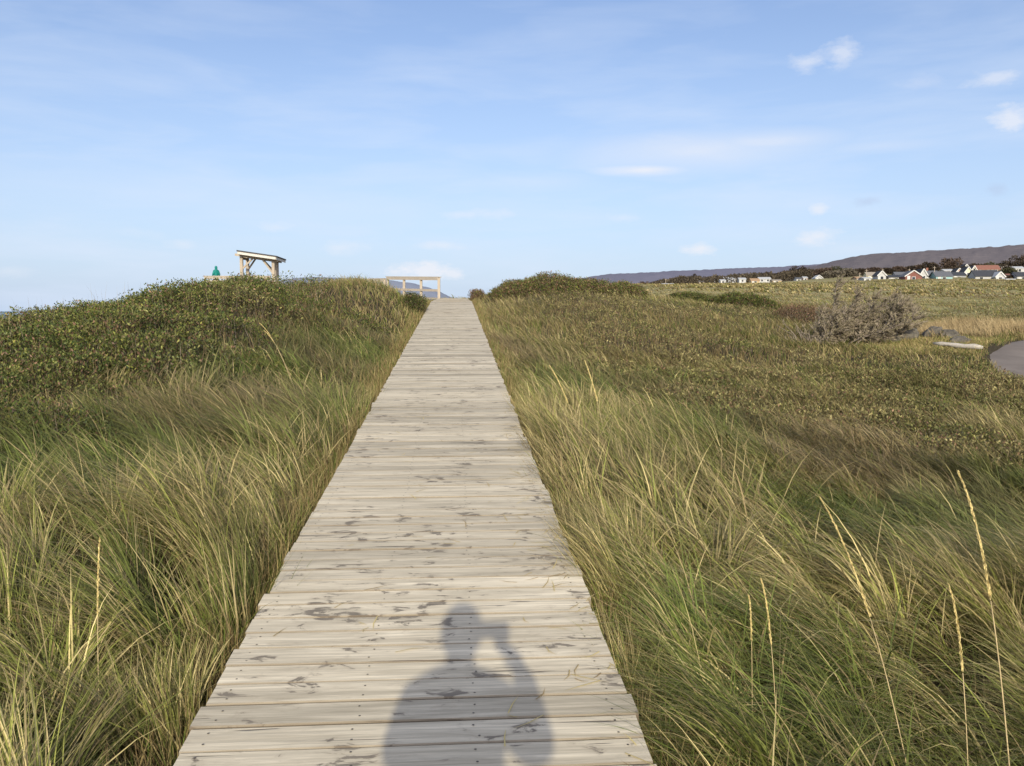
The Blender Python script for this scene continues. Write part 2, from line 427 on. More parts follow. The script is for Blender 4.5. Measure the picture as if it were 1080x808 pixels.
# ------------------------------------------------------------------ boardwalk
bw = empty('boardwalk', deck_pt(0, 0), 'weathered grey plank boardwalk rising straight over the dune', 'boardwalk', rz=-AZ)
bw['kind'] = 'structure'
PV = []; PF = []; PC = []; PM = []
def chamfer_plank(s0, w, t0, t1, th, dz, tilt, skew, c):
    """plank with eased long edges, lying across the walk"""
    e = 0.0045; b = len(PV); nseg = 6
    bow = random.uniform(-.003, .003)
    for k in range(nseg + 1):
        f = k / nseg; t = t0 + (t1 - t0) * f
        ds = skew * (f - .5) + random.uniform(-.0008, .0008); zz = dz + tilt * (f - .5) + bow * (1 - (2 * f - 1) ** 2)
        for (ss, z) in ((0, -th), (0, -e), (e, 0), (w - e, 0), (w, -e), (w, -th)):
            s = s0 + ss + ds
            PV.append((t, s, float(deck(s)) + z + zz)); PC.append(c)
    for k in range(nseg):
        for q in range(6):
            a = b + k * 6 + q; a2 = b + k * 6 + (q + 1) % 6
            PF.append((a, a + 6, a2 + 6, a2)); PM.append(0)
    PF.append(tuple(b + q for q in range(6))); PF.append(tuple(b + nseg * 6 + q for q in range(5, -1, -1))); PM.extend([0, 0])
s = -3.0; pitch_ = 0.1455
while s < S_END:
    gap = random.uniform(.005, .009)
    c = (random.random(), random.random(), random.betavariate(3, 2) if random.random() > .1 else random.uniform(0, .15))
    chamfer_plank(s, pitch_ - gap, -HW + random.gauss(0, .006), HW + random.gauss(0, .007), .038, random.gauss(0, .0007), random.gauss(0, .0014), random.gauss(0, .003), c)
    for tt in (-.68, -.2, .2, .68):
        for ds in (.035, .10):
            if s > 14: continue
            x = tt + random.gauss(0, .006); y = s + ds + random.gauss(0, .004); z = float(deck(y)) + .0015; b = len(PV)
            for k in range(6): PV.append((x + .0045 * math.cos(k * PI / 3), y + .0045 * math.sin(k * PI / 3), z)); PC.append(c)
            PF.append(tuple(b + k for k in range(6))); PM.append(1)
    s += pitch_
mesh_obj('planks', PV, PF, None, bw, col=PC, mats=[M_PLANK, M_SCREW], mi=PM)
for tt in (-.70, -.2, .2, .70):
    mb = MB(); 
    for a, b in ((-3, 31.55), (31.65, 43.9)):
        za = float(deck(a)) - .04 - .09; zb = float(deck(b)) - .04 - .09
        mb.beam((tt, a, za), (tt, b, zb), .038, .17)
    o = mesh_obj('joist', mb.V, mb.F, M_JOIST, bw)

# branch deck to the lookout, its railings and the shelter
A0 = at(468, 315.0, 44.5); DK0 = A0.z
SHZ = 3.15
bd = (at(255, 300, 60.5)); bd.z = SHZ
br = empty('lookout_deck', (A0.x, A0.y, DK0), 'raised plank walkway leading left to the lookout shelter', 'walkway'); br['kind'] = 'structure'
dirb = Vector((bd.x - A0.x, bd.y - A0.y, 0)).normalized(); nrm = Vector((-dirb.y, dirb.x, 0))      # nrm: away to the near side
if nrm.y > 0: nrm = -nrm
L1 = 10.5; ramp_end = A0 + dirb * L1; ramp_end.z = at(350, 292, A0.y + dirb.y * L1).z - 1.1
mb = MB(); k = 0
nseg = int(L1 / .15)
for i in range(nseg):
    p = A0.lerp(ramp_end, (i + .5) / nseg); mb.beam(p - nrm * .9, p + nrm * .9, .14, .04)
mb.build('planks', M_RAIL, br)
pl_c = at(262, 300, 62.0); pl_c.z = SHZ
mb = MB()
for i in range(40):
    y = pl_c.y - 2.9 + i * .15; mb.box((pl_c.x - .1, y + .07, SHZ - .02), (7.4, .142, .04))
mb.build('platform_planks', M_RAIL, br)
mb = MB()
for x in (-3.6, -1.2, 1.2, 3.4):
    for y in (-2.6, 0, 2.6): mb.box((pl_c.x - .1 + x, pl_c.y + y, SHZ - 1.0), (.14, .14, 1.9))
for y in (-2.7, 2.9): mb.box((pl_c.x - .1, pl_c.y + y, SHZ - .14), (7.3, .05, .19))
mb.build('support_posts', M_POST, br)

def railing(pts, label, hgt=1.06, step=1.35, solid=False):
    r = empty('railing', pts[0], label, 'railing')
    for i in range(len(pts) - 1):
        a, b = Vector(pts[i]), Vector(pts[i + 1]); n = max(1, round((b - a).length / step))
        for k in range(n + (1 if i == len(pts) - 2 else 0)):
            p = a.lerp(b, k / n); q = MB(); q.box(p + Vector((0, 0, hgt / 2 - .3)), (.13, .13, hgt + .6 - .006)); q.build('post', M_POST, r)
        d = (b - a).normalized()
        for h, hh in ((hgt - .075, .14), (.40, .12)) if not solid else ((hgt - .09, .17), (hgt - .35, .17), (hgt - .61, .17), (.2, .17)):
            q = MB(); o_ = nrm * .086; q.beam(a + o_ + Vector((0, 0, h)), b + o_ + Vector((0, 0, h)), .038, hh); q.build('rail_board', M_RAIL, r)
        q = MB(); q.beam(a - d * .1 + Vector((0, 0, hgt + .018)), b + d * .1 + Vector((0, 0, hgt + .018)), .18, .036); q.build('cap_board', M_RAIL, r)
    return r
pA = at(463, 313, 43.5); pA.z = DK0
railing([pA, pA + dirb * 4.4 + Vector((0, 0, (ramp_end.z - DK0) * 4.4 / L1))], 'open wooden railing of grey posts and boards at the boardwalk crest')
pB = pA + dirb * 4.7
pC = pB + dirb * 5.5; pB.z = at(420, 292.3, pB.y).z - 1.1; pC.z = at(350, 293, pC.y).z - 1.1; pB.z -= .07; pC.z -= .10
railing([pB, pC], 'closely boarded sandy wood railing beyond the grass, left of the open railing', solid=True)
pf = [Vector((pl_c.x - 2.1, pl_c.y - 2.85, SHZ)), Vector((pl_c.x + 2.35, pl_c.y - 2.85, SHZ))]
railing(pf, 'low boarded railing in front of the roofed shelter', solid=True, step=1.7, hgt=.80)

# shelter
sh = empty('picnic_shelter', (pl_c.x, pl_c.y, SHZ), 'small open wooden shelter with sloping roof on the dune crest', 'shelter')
PXM = 62.0 / 900
def shp(px, dy): return pl_c.x + (px - 262) * PXM + 0, pl_c.y + dy
posts = {'nl': (261.3, -1.3), 'nr': (294, -1.3), 'fl': (255.8, 1.3), 'fr': (287.5, 1.3), 'mr': (291, 0)}
def rz_(x): return 5.62 - (x - shp(256, 0)[0]) * 0.145      # roof underside height
topz = {}
for k, (px, dy) in posts.items():
    x, y = shp(px, dy); zt = rz_(x) - .17; topz[k] = Vector((x, y, zt)); q = MB(); q.box((x, y, (SHZ + zt) / 2), (.2, .2, zt - SHZ)); q.build('post', M_POST, sh)
for a, b in (('nl', 'nr'), ('fl', 'fr')):
    q = MB(); va, vb = topz[a].copy(), topz[b].copy(); d = (vb - va).normalized(); q.beam(va - d * .45 + Vector((0, 0, .085)), vb + d * .35 + Vector((0, 0, .085)), .12, .165); q.build('beam', M_POST, sh)
for a, b in (('nl', 'fl'), ('nr', 'fr')):
    q = MB(); q.beam(topz[a] + Vector((0, .1, -.09)), topz[b] + Vector((0, -.1, -.09)), .09, .17); q.build('tie_beam', M_POST, sh)
for k, sx, ax in (('nl', .85, 0), ('nr', -.75, 0), ('fr', -.95, 0), ('fl', .6, 0)):
    p = topz[k]; q = MB(); q.beam(p + Vector((sx * .06, -.0, -.85)), p + Vector((sx, 0, .02 - sx * .12)), .085, .11); q.build('brace', M_POST, sh)
xl, xr = shp(250.8, 0)[0] + .42, shp(300.3, 0)[0] - .36; yf, yb = pl_c.y - 2.0, pl_c.y + 1.95
sk = .38
def rp(x, y, dz): return Vector((x + (-(y - yf) / (yb - yf)) * sk + sk * .75, y, rz_(x) + dz))
M_ROOF = simple('roof_shingles', (0.075, 0.07, 0.07), .9, .3, 12)
M_FASC = simple('pale_fascia_board', (0.60, 0.56, 0.50), .7, .12, 4)
M_SOFF = simple('roof_underside_boards', (0.16, 0.12, 0.09), .85, .25, 4, stretch=(1, 12, 1))
q = MB()
def slab(mb, P, th):
    P2 = [p + Vector((0, 0, th)) for p in P]; mb.add(P + P2, [(3, 2, 1, 0), (4, 5, 6, 7), (0, 1, 5, 4), (1, 2, 6, 5), (2, 3, 7, 6), (3, 0, 4, 7)])
slab(q, [rp(xl, yf, 0), rp(xr, yf, 0), rp(xr, yb, 0), rp(xl, yb, 0)], .10); q.build('roof_boards', M_SOFF, sh)
q = MB(); slab(q, [rp(xl - .08, yf - .08, .104), rp(xr + .08, yf - .08, .104), rp(xr + .08, yb + .08, .104), rp(xl - .08, yb + .08, .104)], .09); q.build('roof_covering', M_ROOF, sh)
q = MB()
for a, b in (((xl, yf), (xr, yf)), ((xl, yb), (xl, yf)), ((xr, yf), (xr, yb))):
    pa, pb = rp(*a, .01), rp(*b, .01); dd = (pb - pa).normalized(); oo = dd.cross(Vector((0, 0, 1))) * .023
    q.beam(pa + oo, pb + oo, .04, .18)
q.build('fascia', M_FASC, sh)
q = MB()
q.box((pl_c.x + .2, pl_c.y + .6, SHZ + .74), (1.9, .75, .05)); q.box((pl_c.x + .2, pl_c.y + .02, SHZ + .44), (1.9, .26, .045)); q.box((pl_c.x + .2, pl_c.y + 1.18, SHZ + .44), (1.9, .26, .045))
pt = empty('picnic_table', (pl_c.x + .2, pl_c.y + .6, SHZ), 'wooden picnic table under the shelter roof behind the railing', 'table')
q.build('top_and_benches', M_RAIL, pt)
for sx in (-.7, .7):
    q = MB(); c0 = Vector((pl_c.x + .2 + sx, pl_c.y + .6, SHZ)); q.beam(c0 + Vector((0, -.6, .01)), c0 + Vector((0, .18, .71)), .04, .09); q.beam(c0 + Vector((.045, .6, .01)), c0 + Vector((.045, -.18, .71)), .04, .09)
    q.box(c0 + Vector((.09, 0, .38)), (.04, 1.3, .09)); q.build('leg_frame', M_RAIL, pt)

# ------------------------------------------------------------------ people
def skin(name, J, E, root, mat, parent=None, sub=2):
    keys = list(J); me = bpy.data.meshes.new(name)
    me.from_pydata([J[k][0] for k in keys], [(keys.index(a), keys.index(b)) for a, b in E], [])
    o = bpy.data.objects.new(name, me); C.objects.link(o)
    if parent is not None: o.parent = parent
    md = o.modifiers.new('skin', 'SKIN'); md.use_smooth_shade = True
    if not me.skin_vertices: me.skin_vertices.new()
    for i, k in enumerate(keys):
        r = J[k][1]; r = r if isinstance(r, tuple) else (r, r)
        me.skin_vertices[0].data[i].radius = r; me.skin_vertices[0].data[i].use_root = (k == root)
    s_ = o.modifiers.new('subdivision', 'SUBSURF'); s_.levels = sub; s_.render_levels = sub
    me.materials.append(mat); return o
M_SKIN = simple('skin', (0.55, 0.34, 0.26), .55, .08, 20)
M_HAIR = simple('hair', (0.05, 0.035, 0.025), .6, .3, 40)
def lerp3(a, b, f): return tuple(a[i] + (b[i] - a[i]) * f for i in range(3))
def person(loc, rz, arms, label, cat, jm, tm, sm_, hood=False, height=1.0):
    """arms: per side -1/+1 (elbow, wrist, hand direction) in body space; faces +Y"""
    H = height
    J = {'pelvis': ((0, 0, .95 * H), (.13, .10)), 'waist': ((0, 0, 1.08 * H), (.125, .095)), 'chest': ((0, .01, 1.28 * H), (.15, .105)), 'upper': ((0, 0, 1.41 * H), (.11, .085)),
         'neck': ((0, 0, 1.50 * H), .052), 'jaw': ((0, .012, 1.565 * H), (.058, .068)), 'head': ((0, .0, 1.640 * H), (.068, .084)), 'crown': ((0, -.005, 1.685 * H), (.042, .050)),
         'nose': ((0, .112, 1.612 * H), .012), 'nosebase': ((0, .078, 1.625 * H), .022)}
    E = [('pelvis', 'waist'), ('waist', 'chest'), ('chest', 'upper'), ('upper', 'neck'), ('neck', 'jaw'), ('jaw', 'head'), ('head', 'crown'), ('head', 'nosebase'), ('nosebase', 'nose')]
    for s_ in (-1, 1):
        t = 'L' if s_ < 0 else 'R'; el, wr, hd, cl = arms[s_]
        J['ear' + t] = ((s_ * .082, -.005, 1.63 * H), .016); E.append(('head', 'ear' + t))
        J['sh' + t] = ((s_ * .148, -.005, 1.395 * H), .060); J['el' + t] = (el, .050); J['wr' + t] = (wr, .027)
        E += [('upper', 'sh' + t), ('sh' + t, 'el' + t), ('el' + t, 'wr' + t)]
        h = Vector(hd).normalized(); side = Vector(cl).normalized(); pn = h.cross(side)
        w = Vector(wr); J['pm' + t] = (tuple(w + h * .05), (.034, .018)); E.append(('wr' + t, 'pm' + t))
        for f, (o_, ln) in enumerate(((-.030, .068), (-.010, .080), (.011, .074), (.031, .058))):
            b = w + h * .085 + side * o_; m1 = b + h * ln * .5 + pn * .008; e = m1 + h * ln * .38 + pn * .026
            for nm, p, r in (('b', b, .0095), ('m', m1, .0085), ('e', e, .007)): J[f'f{f}{nm}{t}'] = (tuple(p), r)
            E += [('pm' + t, f'f{f}b{t}'), (f'f{f}b{t}', f'f{f}m{t}'), (f'f{f}m{t}', f'f{f}e{t}')]
        b = w + h * .035 - side * .034; e = b + h * .035 - side * .022 + pn * .012; e2 = e + h * .026 - side * .004 + pn * .012
        J['tb' + t] = (tuple(b), .012); J['tm' + t] = (tuple(e), .0105); J['te' + t] = (tuple(e2), .008); E += [('wr' + t, 'tb' + t), ('tb' + t, 'tm' + t), ('tm' + t, 'te' + t)]
        J['hip' + t] = ((s_ * .09, 0, .88 * H), .088); J['kn' + t] = ((s_ * .105, .015, .49 * H), .056); J['an' + t] = ((s_ * .115, -.01, .085), .038)
        J['toe' + t] = ((s_ * .135, .15, .035), (.036, .025)); J['he' + t] = ((s_ * .115, -.045, .04), .032)
        E += [('pelvis', 'hip' + t), ('hip' + t, 'kn' + t), ('kn' + t, 'an' + t), ('an' + t, 'toe' + t), ('an' + t, 'he' + t)]
    body = skin('person', J, E, 'pelvis', M_SKIN, sub=2); body.location = loc; body.rotation_euler.z = rz; tag(body, label, cat)
    def sub_(keys, grow, extra=None):
        q = {k: (J[k][0], tuple((r + grow) for r in (J[k][1] if isinstance(J[k][1], tuple) else (J[k][1],) * 2))) for k in keys}
        if extra: q.update(extra)
        return q, [e for e in E if e[0] in q and e[1] in q]
    ks = ['pelvis', 'waist', 'chest', 'upper'] + [a + t for a in ('sh', 'el') for t in 'LR']
    ex = {'cu' + t: (lerp3(J['el' + t][0], J['wr' + t][0], .93), (.042, .042)) for t in 'LR'}
    ex['hem'] = ((0, 0, .82 * H), (.165, .13)); 
    q, e = sub_(ks, .022, ex); e += [('elL', 'cuL'), ('elR', 'cuR'), ('pelvis', 'hem')]
    q['coll'] = ((0, -.01, 1.50 * H), (.082, .08)); e += [('upper', 'coll')]
    if hood:
        q['hd0'] = ((0, -.01, 1.60 * H), (.105, .115)); q['hd1'] = ((0, -.015, 1.69 * H), (.105, .115)); q['hd2'] = ((0, -.02, 1.765 * H), (.05, .06)); e += [('coll', 'hd0'), ('hd0', 'hd1'), ('hd1', 'hd2')]
    skin('jacket', q, e, 'chest', jm, body)
    q, e = sub_(['pelvis'] + [a + t for a in ('hip', 'kn', 'an') for t in 'LR'], .016); skin('trousers', q, e, 'pelvis', tm, body)
    for t in 'LR':
        q, e = sub_(['an' + t, 'toe' + t, 'he' + t], .010); q['an' + t] = ((J['an' + t][0][0], J['an' + t][0][1], .08), (.045, .045)); skin('shoe', q, e, 'an' + t, sm_, body)
    if not hood:
        V = []; Fc = []; NU, NV = 20, 14
        for a in range(NV + 1):
            for k in range(NU):
                ph_, th_ = PI * a / NV, 2 * PI * k / NU; d = Vector((math.sin(ph_) * math.cos(th_), math.sin(ph_) * math.sin(th_), math.cos(ph_)))
                fr = 1 - .16 * max(0, d.y) * (d.z < .35) + .02 * math.sin(th_ * 9)
                V.append((d.x * .090 * fr, -.022 + d.y * .102 * fr * (.72 if d.y > 0 and d.z < .3 else 1), 1.655 * H + d.z * .122))
        for a in range(NV):
            for k in range(NU): Fc.append((a * NU + k, (a + 1) * NU + k, (a + 1) * NU + (k + 1) % NU, a * NU + (k + 1) % NU))
        mesh_obj('hair', V, Fc, M_HAIR, body, True)
    for s_ in (-1, 1):
        mb = MB(); c = Vector((s_ * .031, .0785, 1.643 * H)); n = 8
        V = [c + Vector((.011 * math.sin(PI * i / 6) * math.cos(2 * PI * k / n), .011 * math.sin(PI * i / 6) * math.sin(2 * PI * k / n), .011 * math.cos(PI * i / 6))) for i in range(7) for k in range(n)]
        Fc = [(i * n + k, i * n + (k + 1) % n, (i + 1) * n + (k + 1) % n, (i + 1) * n + k) for i in range(6) for k in range(n)]
        if not hood: mesh_obj('eye', V, Fc, M_HAIR, body, True)
    return body
M_TEAL = simple('teal_rain_jacket', (0.008, 0.20, 0.17), .6, .15, 9)
M_DARK = simple('dark_cloth', (0.03, 0.035, 0.05), .9, .2, 30)
M_NAVY = simple('navy_jacket', (0.03, 0.05, 0.10), .8, .2, 12)
M_SHOE = simple('shoe_leather', (0.04, 0.03, 0.025), .5, .2, 30)
tp = at(228, 290, 61.0)
rest = {s_: ((s_ * .23, -.03, 1.13), (s_ * .22, .16, .98), (0, .9, -.3), (1, 0, 0)) for s_ in (-1, 1)}
person((tp.x, tp.y, SHZ - .14), R(35), rest, 'person in a teal hooded jacket standing beside the shelter railing', 'person', M_TEAL, M_DARK, M_SHOE, hood=True)
# photographer, standing behind the lens; the head is left of and above the phone
HX, HY = -.085, -.33
arms = {-1: ((-.185, .14, 1.20), (-.03, .26, 1.455), (.35, .3, .35), (0, .3, 1)), 1: ((.268, .12, 1.23), (.225, .27, 1.45), (-.45, .25, .35), (0, .3, 1))}
s0_, t0_ = st(HX, HY)
person((HX, HY, float(deck(s0_)) + .0), 0, arms, 'person in a dark jacket holding up a phone to take the photograph', 'person', M_NAVY, M_DARK, M_SHOE, height=1.02)
ph = empty('smartphone', (0.03, -.012, EYE.z - .02), 'dark smartphone held level in both hands', 'phone')
M_PH = simple('phone_shell', (0.02, 0.02, 0.022), .3, .1, 5)
q = MB(); q.box((0.035, -.012, EYE.z - .02), (.142, .008, .069)); q.build('phone_body', M_PH, ph)
q = MB(); q.box((0.035, -.0172, EYE.z - .02), (.122, .0012, .063)); q.build('screen', simple('phone_screen', (0.01, 0.01, 0.012), .1, .05, 5), ph)

# ------------------------------------------------------------------ plants: vectorised blades and leaves
def blades(base, L, w, az, th0, th1, twist, cb, cm, ct, seg, mat, name, parent=None, raw=False, wprof=None):
    N = len(base); K = seg
    tt = np.linspace(0, 1, K + 1)
    th = th0[:, None] + (th1 - th0)[:, None] * ((np.arange(K) + .5) / K) ** 1.15
    dh = np.sin(th) * (L / K)[:, None]; dv = np.cos(th) * (L / K)[:, None]
    h = np.concatenate([np.zeros((N, 1)), np.cumsum(dh, 1)], 1); v = np.concatenate([np.zeros((N, 1)), np.cumsum(dv, 1)], 1)
    dx = np.cos(az)[:, None]; dy = np.sin(az)[:, None]
    P = np.stack([base[:, 0:1] + h * dx, base[:, 1:2] + h * dy, base[:, 2:3] + v], 2)      # N,K+1,3
    sa = az + PI / 2 + twist
    sd = np.stack([np.cos(sa), np.sin(sa), np.zeros(N)], 1)[:, None, :]
    if wprof is None: wp = np.minimum(1, (1.02 - tt) * 1.9) * (0.75 + .25 * np.minimum(1, tt * 4))
    else: wp = np.interp(tt, *wprof)
    off = sd * (w[:, None] * wp)[:, :, None] * .5
    Lf, Rt = P[:, :K] - off[:, :K], P[:, :K] + off[:, :K]
    co = np.empty((N, 2 * K + 1, 3)); co[:, 0:2 * K:2] = Lf; co[:, 1:2 * K:2] = Rt; co[:, 2 * K] = P[:, K]
    u = tt[:, None]
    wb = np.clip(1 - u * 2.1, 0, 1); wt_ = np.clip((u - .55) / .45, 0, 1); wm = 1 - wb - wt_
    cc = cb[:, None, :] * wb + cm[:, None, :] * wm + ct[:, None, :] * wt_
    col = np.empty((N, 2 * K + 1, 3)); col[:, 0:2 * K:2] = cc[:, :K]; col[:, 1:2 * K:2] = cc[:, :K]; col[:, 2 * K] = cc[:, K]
    b0 = (np.arange(N) * (2 * K + 1))[:, None]
    k = np.arange(K - 1) * 2
    q = np.stack([b0 + k, b0 + k + 1, b0 + k + 3, b0 + k + 2], 2).reshape(-1, 4)
    t = np.stack([b0[:, 0] + 2 * K - 2, b0[:, 0] + 2 * K - 1, b0[:, 0] + 2 * K], 1)
    if raw: return co.reshape(-1, 3), q, t, col.reshape(-1, 3)
    return np_mesh(name, co.reshape(-1, 3), q, t, col.reshape(-1, 3), mat, parent)
def join_np(parts, name, mat, parent=None):
    n = 0; CO = []; Q = []; T = []; K = []
    for co, q, t, c in parts: CO.append(co); Q.append(q + n); T.append(t + n); K.append(c); n += len(co)
    co = np.concatenate(CO)
    if parent is not None: co = co - np.array(parent.location)
    return np_mesh(name, co, np.concatenate(Q), np.concatenate(T), np.concatenate(K), mat, parent)
def leaves(P, D, ln, w, col):
    """P base, D unit direction; kite-shaped leaf with a fold"""
    N = len(P); a = np.cross(D, rng.normal(size=(N, 3))); a /= np.linalg.norm(a, axis=1)[:, None] + 1e-9
    nrm_ = np.cross(D, a)
    m = P + D * (ln * .55)[:, None] + nrm_ * (ln * .10)[:, None]
    co = np.stack([P, m - a * (w * .5)[:, None], P + D * ln[:, None], m + a * (w * .5)[:, None]], 1).reshape(-1, 3)
    q = (np.arange(N) * 4)[:, None] + np.arange(4)
    return co, q, np.zeros((0, 3), int), np.repeat(col, 4, 0)

GREEN = np.array((0.185, 0.245, 0.048)); DGREEN = np.array((0.080, 0.135, 0.032)); YEL = np.array((0.42, 0.37, 0.095)); STRAW = np.array((0.74, 0.61, 0.26)); BROWN = np.array((0.32, 0.22, 0.10)); GREY = np.array((0.30, 0.25, 0.20))
def lerpc(a, b, f): return a[None, :] * (1 - f)[:, None] + b[None, :] * f[:, None]
def zone_ok(x, y):
    s, t = st(x, y); ok = (np.abs(t) > HW + .05) | (s > S_END + 1.2) | (s < -3.1)
    ok &= road_d(x, y) > ROADW / 2 - .30
    # lookout walkway and platform
    qx = x - A0.x; qy = y - A0.y; al = qx * dirb.x + qy * dirb.y; ac = np.abs(qx * nrm.x + qy * nrm.y)
    ok &= ~((al > -1.4) & (al < L1) & (ac < 1.05))
    ok &= ~((np.abs(x - pl_c.x + .1) < 3.8) & (np.abs(y - pl_c.y) < 3.1))
    ok &= np.hypot(x - HX, y - HY) > .4
    ok &= ~((((x - 12.0) / 1.9) ** 2 + ((y - 24.2) / 2.1) ** 2 < 1) & (fbm(x, y, .5, 9) > .33))
    return ok
# how leafy-shrubby a place is (0 grass .. 1 shrubs)
def shrubby(x, y):
    s, t = st(x, y); pxl = x / np.maximum(y, .1) * F + 540
    n = fbm(x, y, 2.6, 21)
    yb_ = np.interp(pxl, [-200, 60, 160, 260, 330], [6.6, 7.0, 8.0, 9.8, 11.0])
    dense = (1 / (1 + np.exp(-(y - yb_ - (n - .5) * 3.2) * 2.2))) * (pxl < 352) * (t < -2.6) * (y < 24) * (1 / (1 + np.exp((t + 3.0) * 2.5)))
    lowl = np.clip((n - .38) * 6, 0, 1) * np.clip((y - 5.6) / 2, 0, 1) * np.clip((-t - 3.2) / 1.5, 0, 1)
    mid = np.clip((n - .52) * 6, 0, 1) * (t < 0) * np.clip((y - 9) / 4, 0, 1) * .8
    r = np.clip((fbm(x, y, 2.6, 33) - .40) * 6, 0, 1) * (t > 0) * np.clip((y - 7.5) / 3, 0, 1) * np.clip((t - 1.8) / 2.5, 0, 1)
    r2 = np.clip((y - 13) / 3, 0, 1) * (t > 6) * (y < 20) * .8 * (vnoise(x, y, 1.7, 3) > .3)
    return np.clip(np.maximum.reduce([dense, lowl * .9, mid, r * .85, r2]), 0, 1)
_jit = rng.random((200, 200, 4))
def domes(x, y, cell):
    """separate bushes: nearest centre of a jittered grid -> (dome height 0..1, random per bush)"""
    gx_ = np.floor(x / cell).astype(int); gy_ = np.floor(y / cell).astype(int); best = np.full(x.shape, -1.0); idr = np.zeros(x.shape)
    for i in (-1, 0, 1):
        for j in (-1, 0, 1):
            a = (gx_ + i) % 200; b = (gy_ + j) % 200; q = _jit[a, b]
            cx = (gx_ + i + .1 + .8 * q[..., 0]) * cell; cy = (gy_ + j + .1 + .8 * q[..., 1]) * cell; R_ = cell * (.42 + .42 * q[..., 2])
            d2 = ((x - cx) ** 2 + (y - cy) ** 2) / R_ ** 2
            hgt = np.sqrt(np.clip(1 - d2, 0, 1)) * (.45 + .55 * q[..., 3]); m = hgt > best; best = np.where(m, hgt, best); idr = np.where(m, q[..., 2] * 7.3 % 1, idr)
    return np.clip(best, 0, 1), idr
def sample(n, Z0, Z1, spread=.70, pad=1.2):
    y = np.sqrt(rng.random(n) * (Z1 ** 2 - Z0 ** 2) + Z0 ** 2); x = (rng.random(n) * 2 - 1) * (spread * y + pad)
    k = zone_ok(x, y); return x[k], y[k]
def fade(y, z0, z1):       # thinning between bands
    return np.clip((y - z0) / (z1 - z0), 0, 1)

def grass_band(nclump, per, Z0, Z1, wid, seg, Lr, crad, seed, lift=0.0):
    cx, cy = sample(nclump, Z0, Z1)
    sb = shrubby(cx, cy); keep = rng.random(len(cx)) > sb * np.where(st(cx, cy)[1] > 0, .42, .88); cx, cy, sb = cx[keep], cy[keep], sb[keep]
    n = len(cx)
    green = np.clip((fbm(cx, cy, 2.1, seed) - .5) * 3.4 + np.where(st(cx, cy)[1] < 0, .80, .70) + rng.normal(0, .18, n) - .25 * np.clip((cy - 8) / 6, 0, 1), 0, 1)
    patch = fbm(cx, cy, 3.2, seed + 31)
    s, t = st(cx, cy); right = t > 0
    dry = np.clip((cy - 9) / 25, 0, .5) * .9
    green = np.clip(green - dry * np.where(right, .75, .5) - .25 * np.clip((cy - 40) / 20, 0, 1), 0, 1)
    caz = np.where(right, R(165), R(150)) + (fbm(cx, cy, 1.8, seed + 4) - .5) * R(150) + rng.normal(0, R(26), n)
    cL = (Lr[0] + (Lr[1] - Lr[0]) * fbm(cx, cy, 1.4, seed + 8)) * np.where(sb > .4, .75, 1) * rng.uniform(.6, 1.15, n)
    cb = np.clip(fbm(cx, cy, 2.0, seed + 13) * 1.3 - .1, .1, 1)
    idx = np.repeat(np.arange(n), rng.poisson(per, n)); N = len(idx)
    a = rng.random(N) * 2 * PI; r = crad * np.sqrt(rng.random(N))
    x = cx[idx] + r * np.cos(a); y = cy[idx] + r * np.sin(a)
    k = zone_ok(x, y); x, y, idx, a, r = x[k], y[k], idx[k], a[k], r[k]; N = len(x)
    s, t = st(x, y); edge = np.clip((np.abs(t) - HW - .03) / .50, 0, 1); edge = np.where((s > -4) & (s < S_END), edge, 1.0)
    er = np.where(t > 0, .34 + .66 * edge, .45 + .55 * edge)
    L = cL[idx] * rng.uniform(.55, 1.15, N) * (.42 + .58 * np.where(t > 0, edge ** .8, .25 + .75 * edge))
    az = caz[idx] + rng.normal(0, R(15), N) + np.where(rng.random(N) < .12, rng.normal(0, R(80), N), 0)
    # blades leave the clump outward before the wind takes them
    th0 = np.abs(rng.normal(R(14), R(10), N)); th1 = (R(72) + cb[idx] * R(62) + rng.normal(0, R(20), N)) * er
    th1 = np.clip(th1, R(8), R(135))
    w = wid * rng.uniform(.4, 1.3, N)
    gcol = green[idx]; u = rng.random(N)
    dead = u < (.05 + np.interp(y, [3, 7], [.48, .72]) * (1 - gcol) + .25 * (1 - edge) * (t > 0))
    base = lerpc(GREEN, DGREEN, rng.random(N)); yk = (.08 + .40 * (1 - gcol)); base = base * (1 - yk)[:, None] + YEL[None] * yk[:, None]
    straw = lerpc(STRAW, BROWN, rng.random(N) ** 1.6 * .85); straw = straw * .8 + GREY * .2 * rng.random(N)[:, None]
    cm = np.where(dead[:, None], straw, base) * rng.uniform(.6, 1.25, N)[:, None] * (rng.uniform(.55, 1.25, n) * np.interp(cy, [6, 11, 18, 40], [.95, .84, .88, 1.0]) * (.62 + .76 * fbm(cx, cy, 1.1, 88)))[idx][:, None]
    rb = np.clip((patch[idx] - .50) * 5, 0, 1) * np.clip((y - 4) / 6, 0, 1) * .50
    cm = cm * (1 - rb)[:, None] + (np.array((0.20, 0.135, 0.085))[None] * rng.uniform(.5, 1.5, N)[:, None]) * rb[:, None]
    ct = cm * .45 + (STRAW * .8)[None] * .55
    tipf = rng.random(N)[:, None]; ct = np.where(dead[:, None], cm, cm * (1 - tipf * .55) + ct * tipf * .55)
    cbz = cm * .28 + np.array((0.10, 0.075, 0.032))[None] * .45  # brownish sheath bases, darkened further to paint shade between the clumps
    P = np.stack([x, y, tzf(x, y) - .02 + lift], 1)
    return blades(P, L, w, az, th0, th1, rng.normal(0, .7, N), cbz, cm, ct, seg, None, '', raw=True)

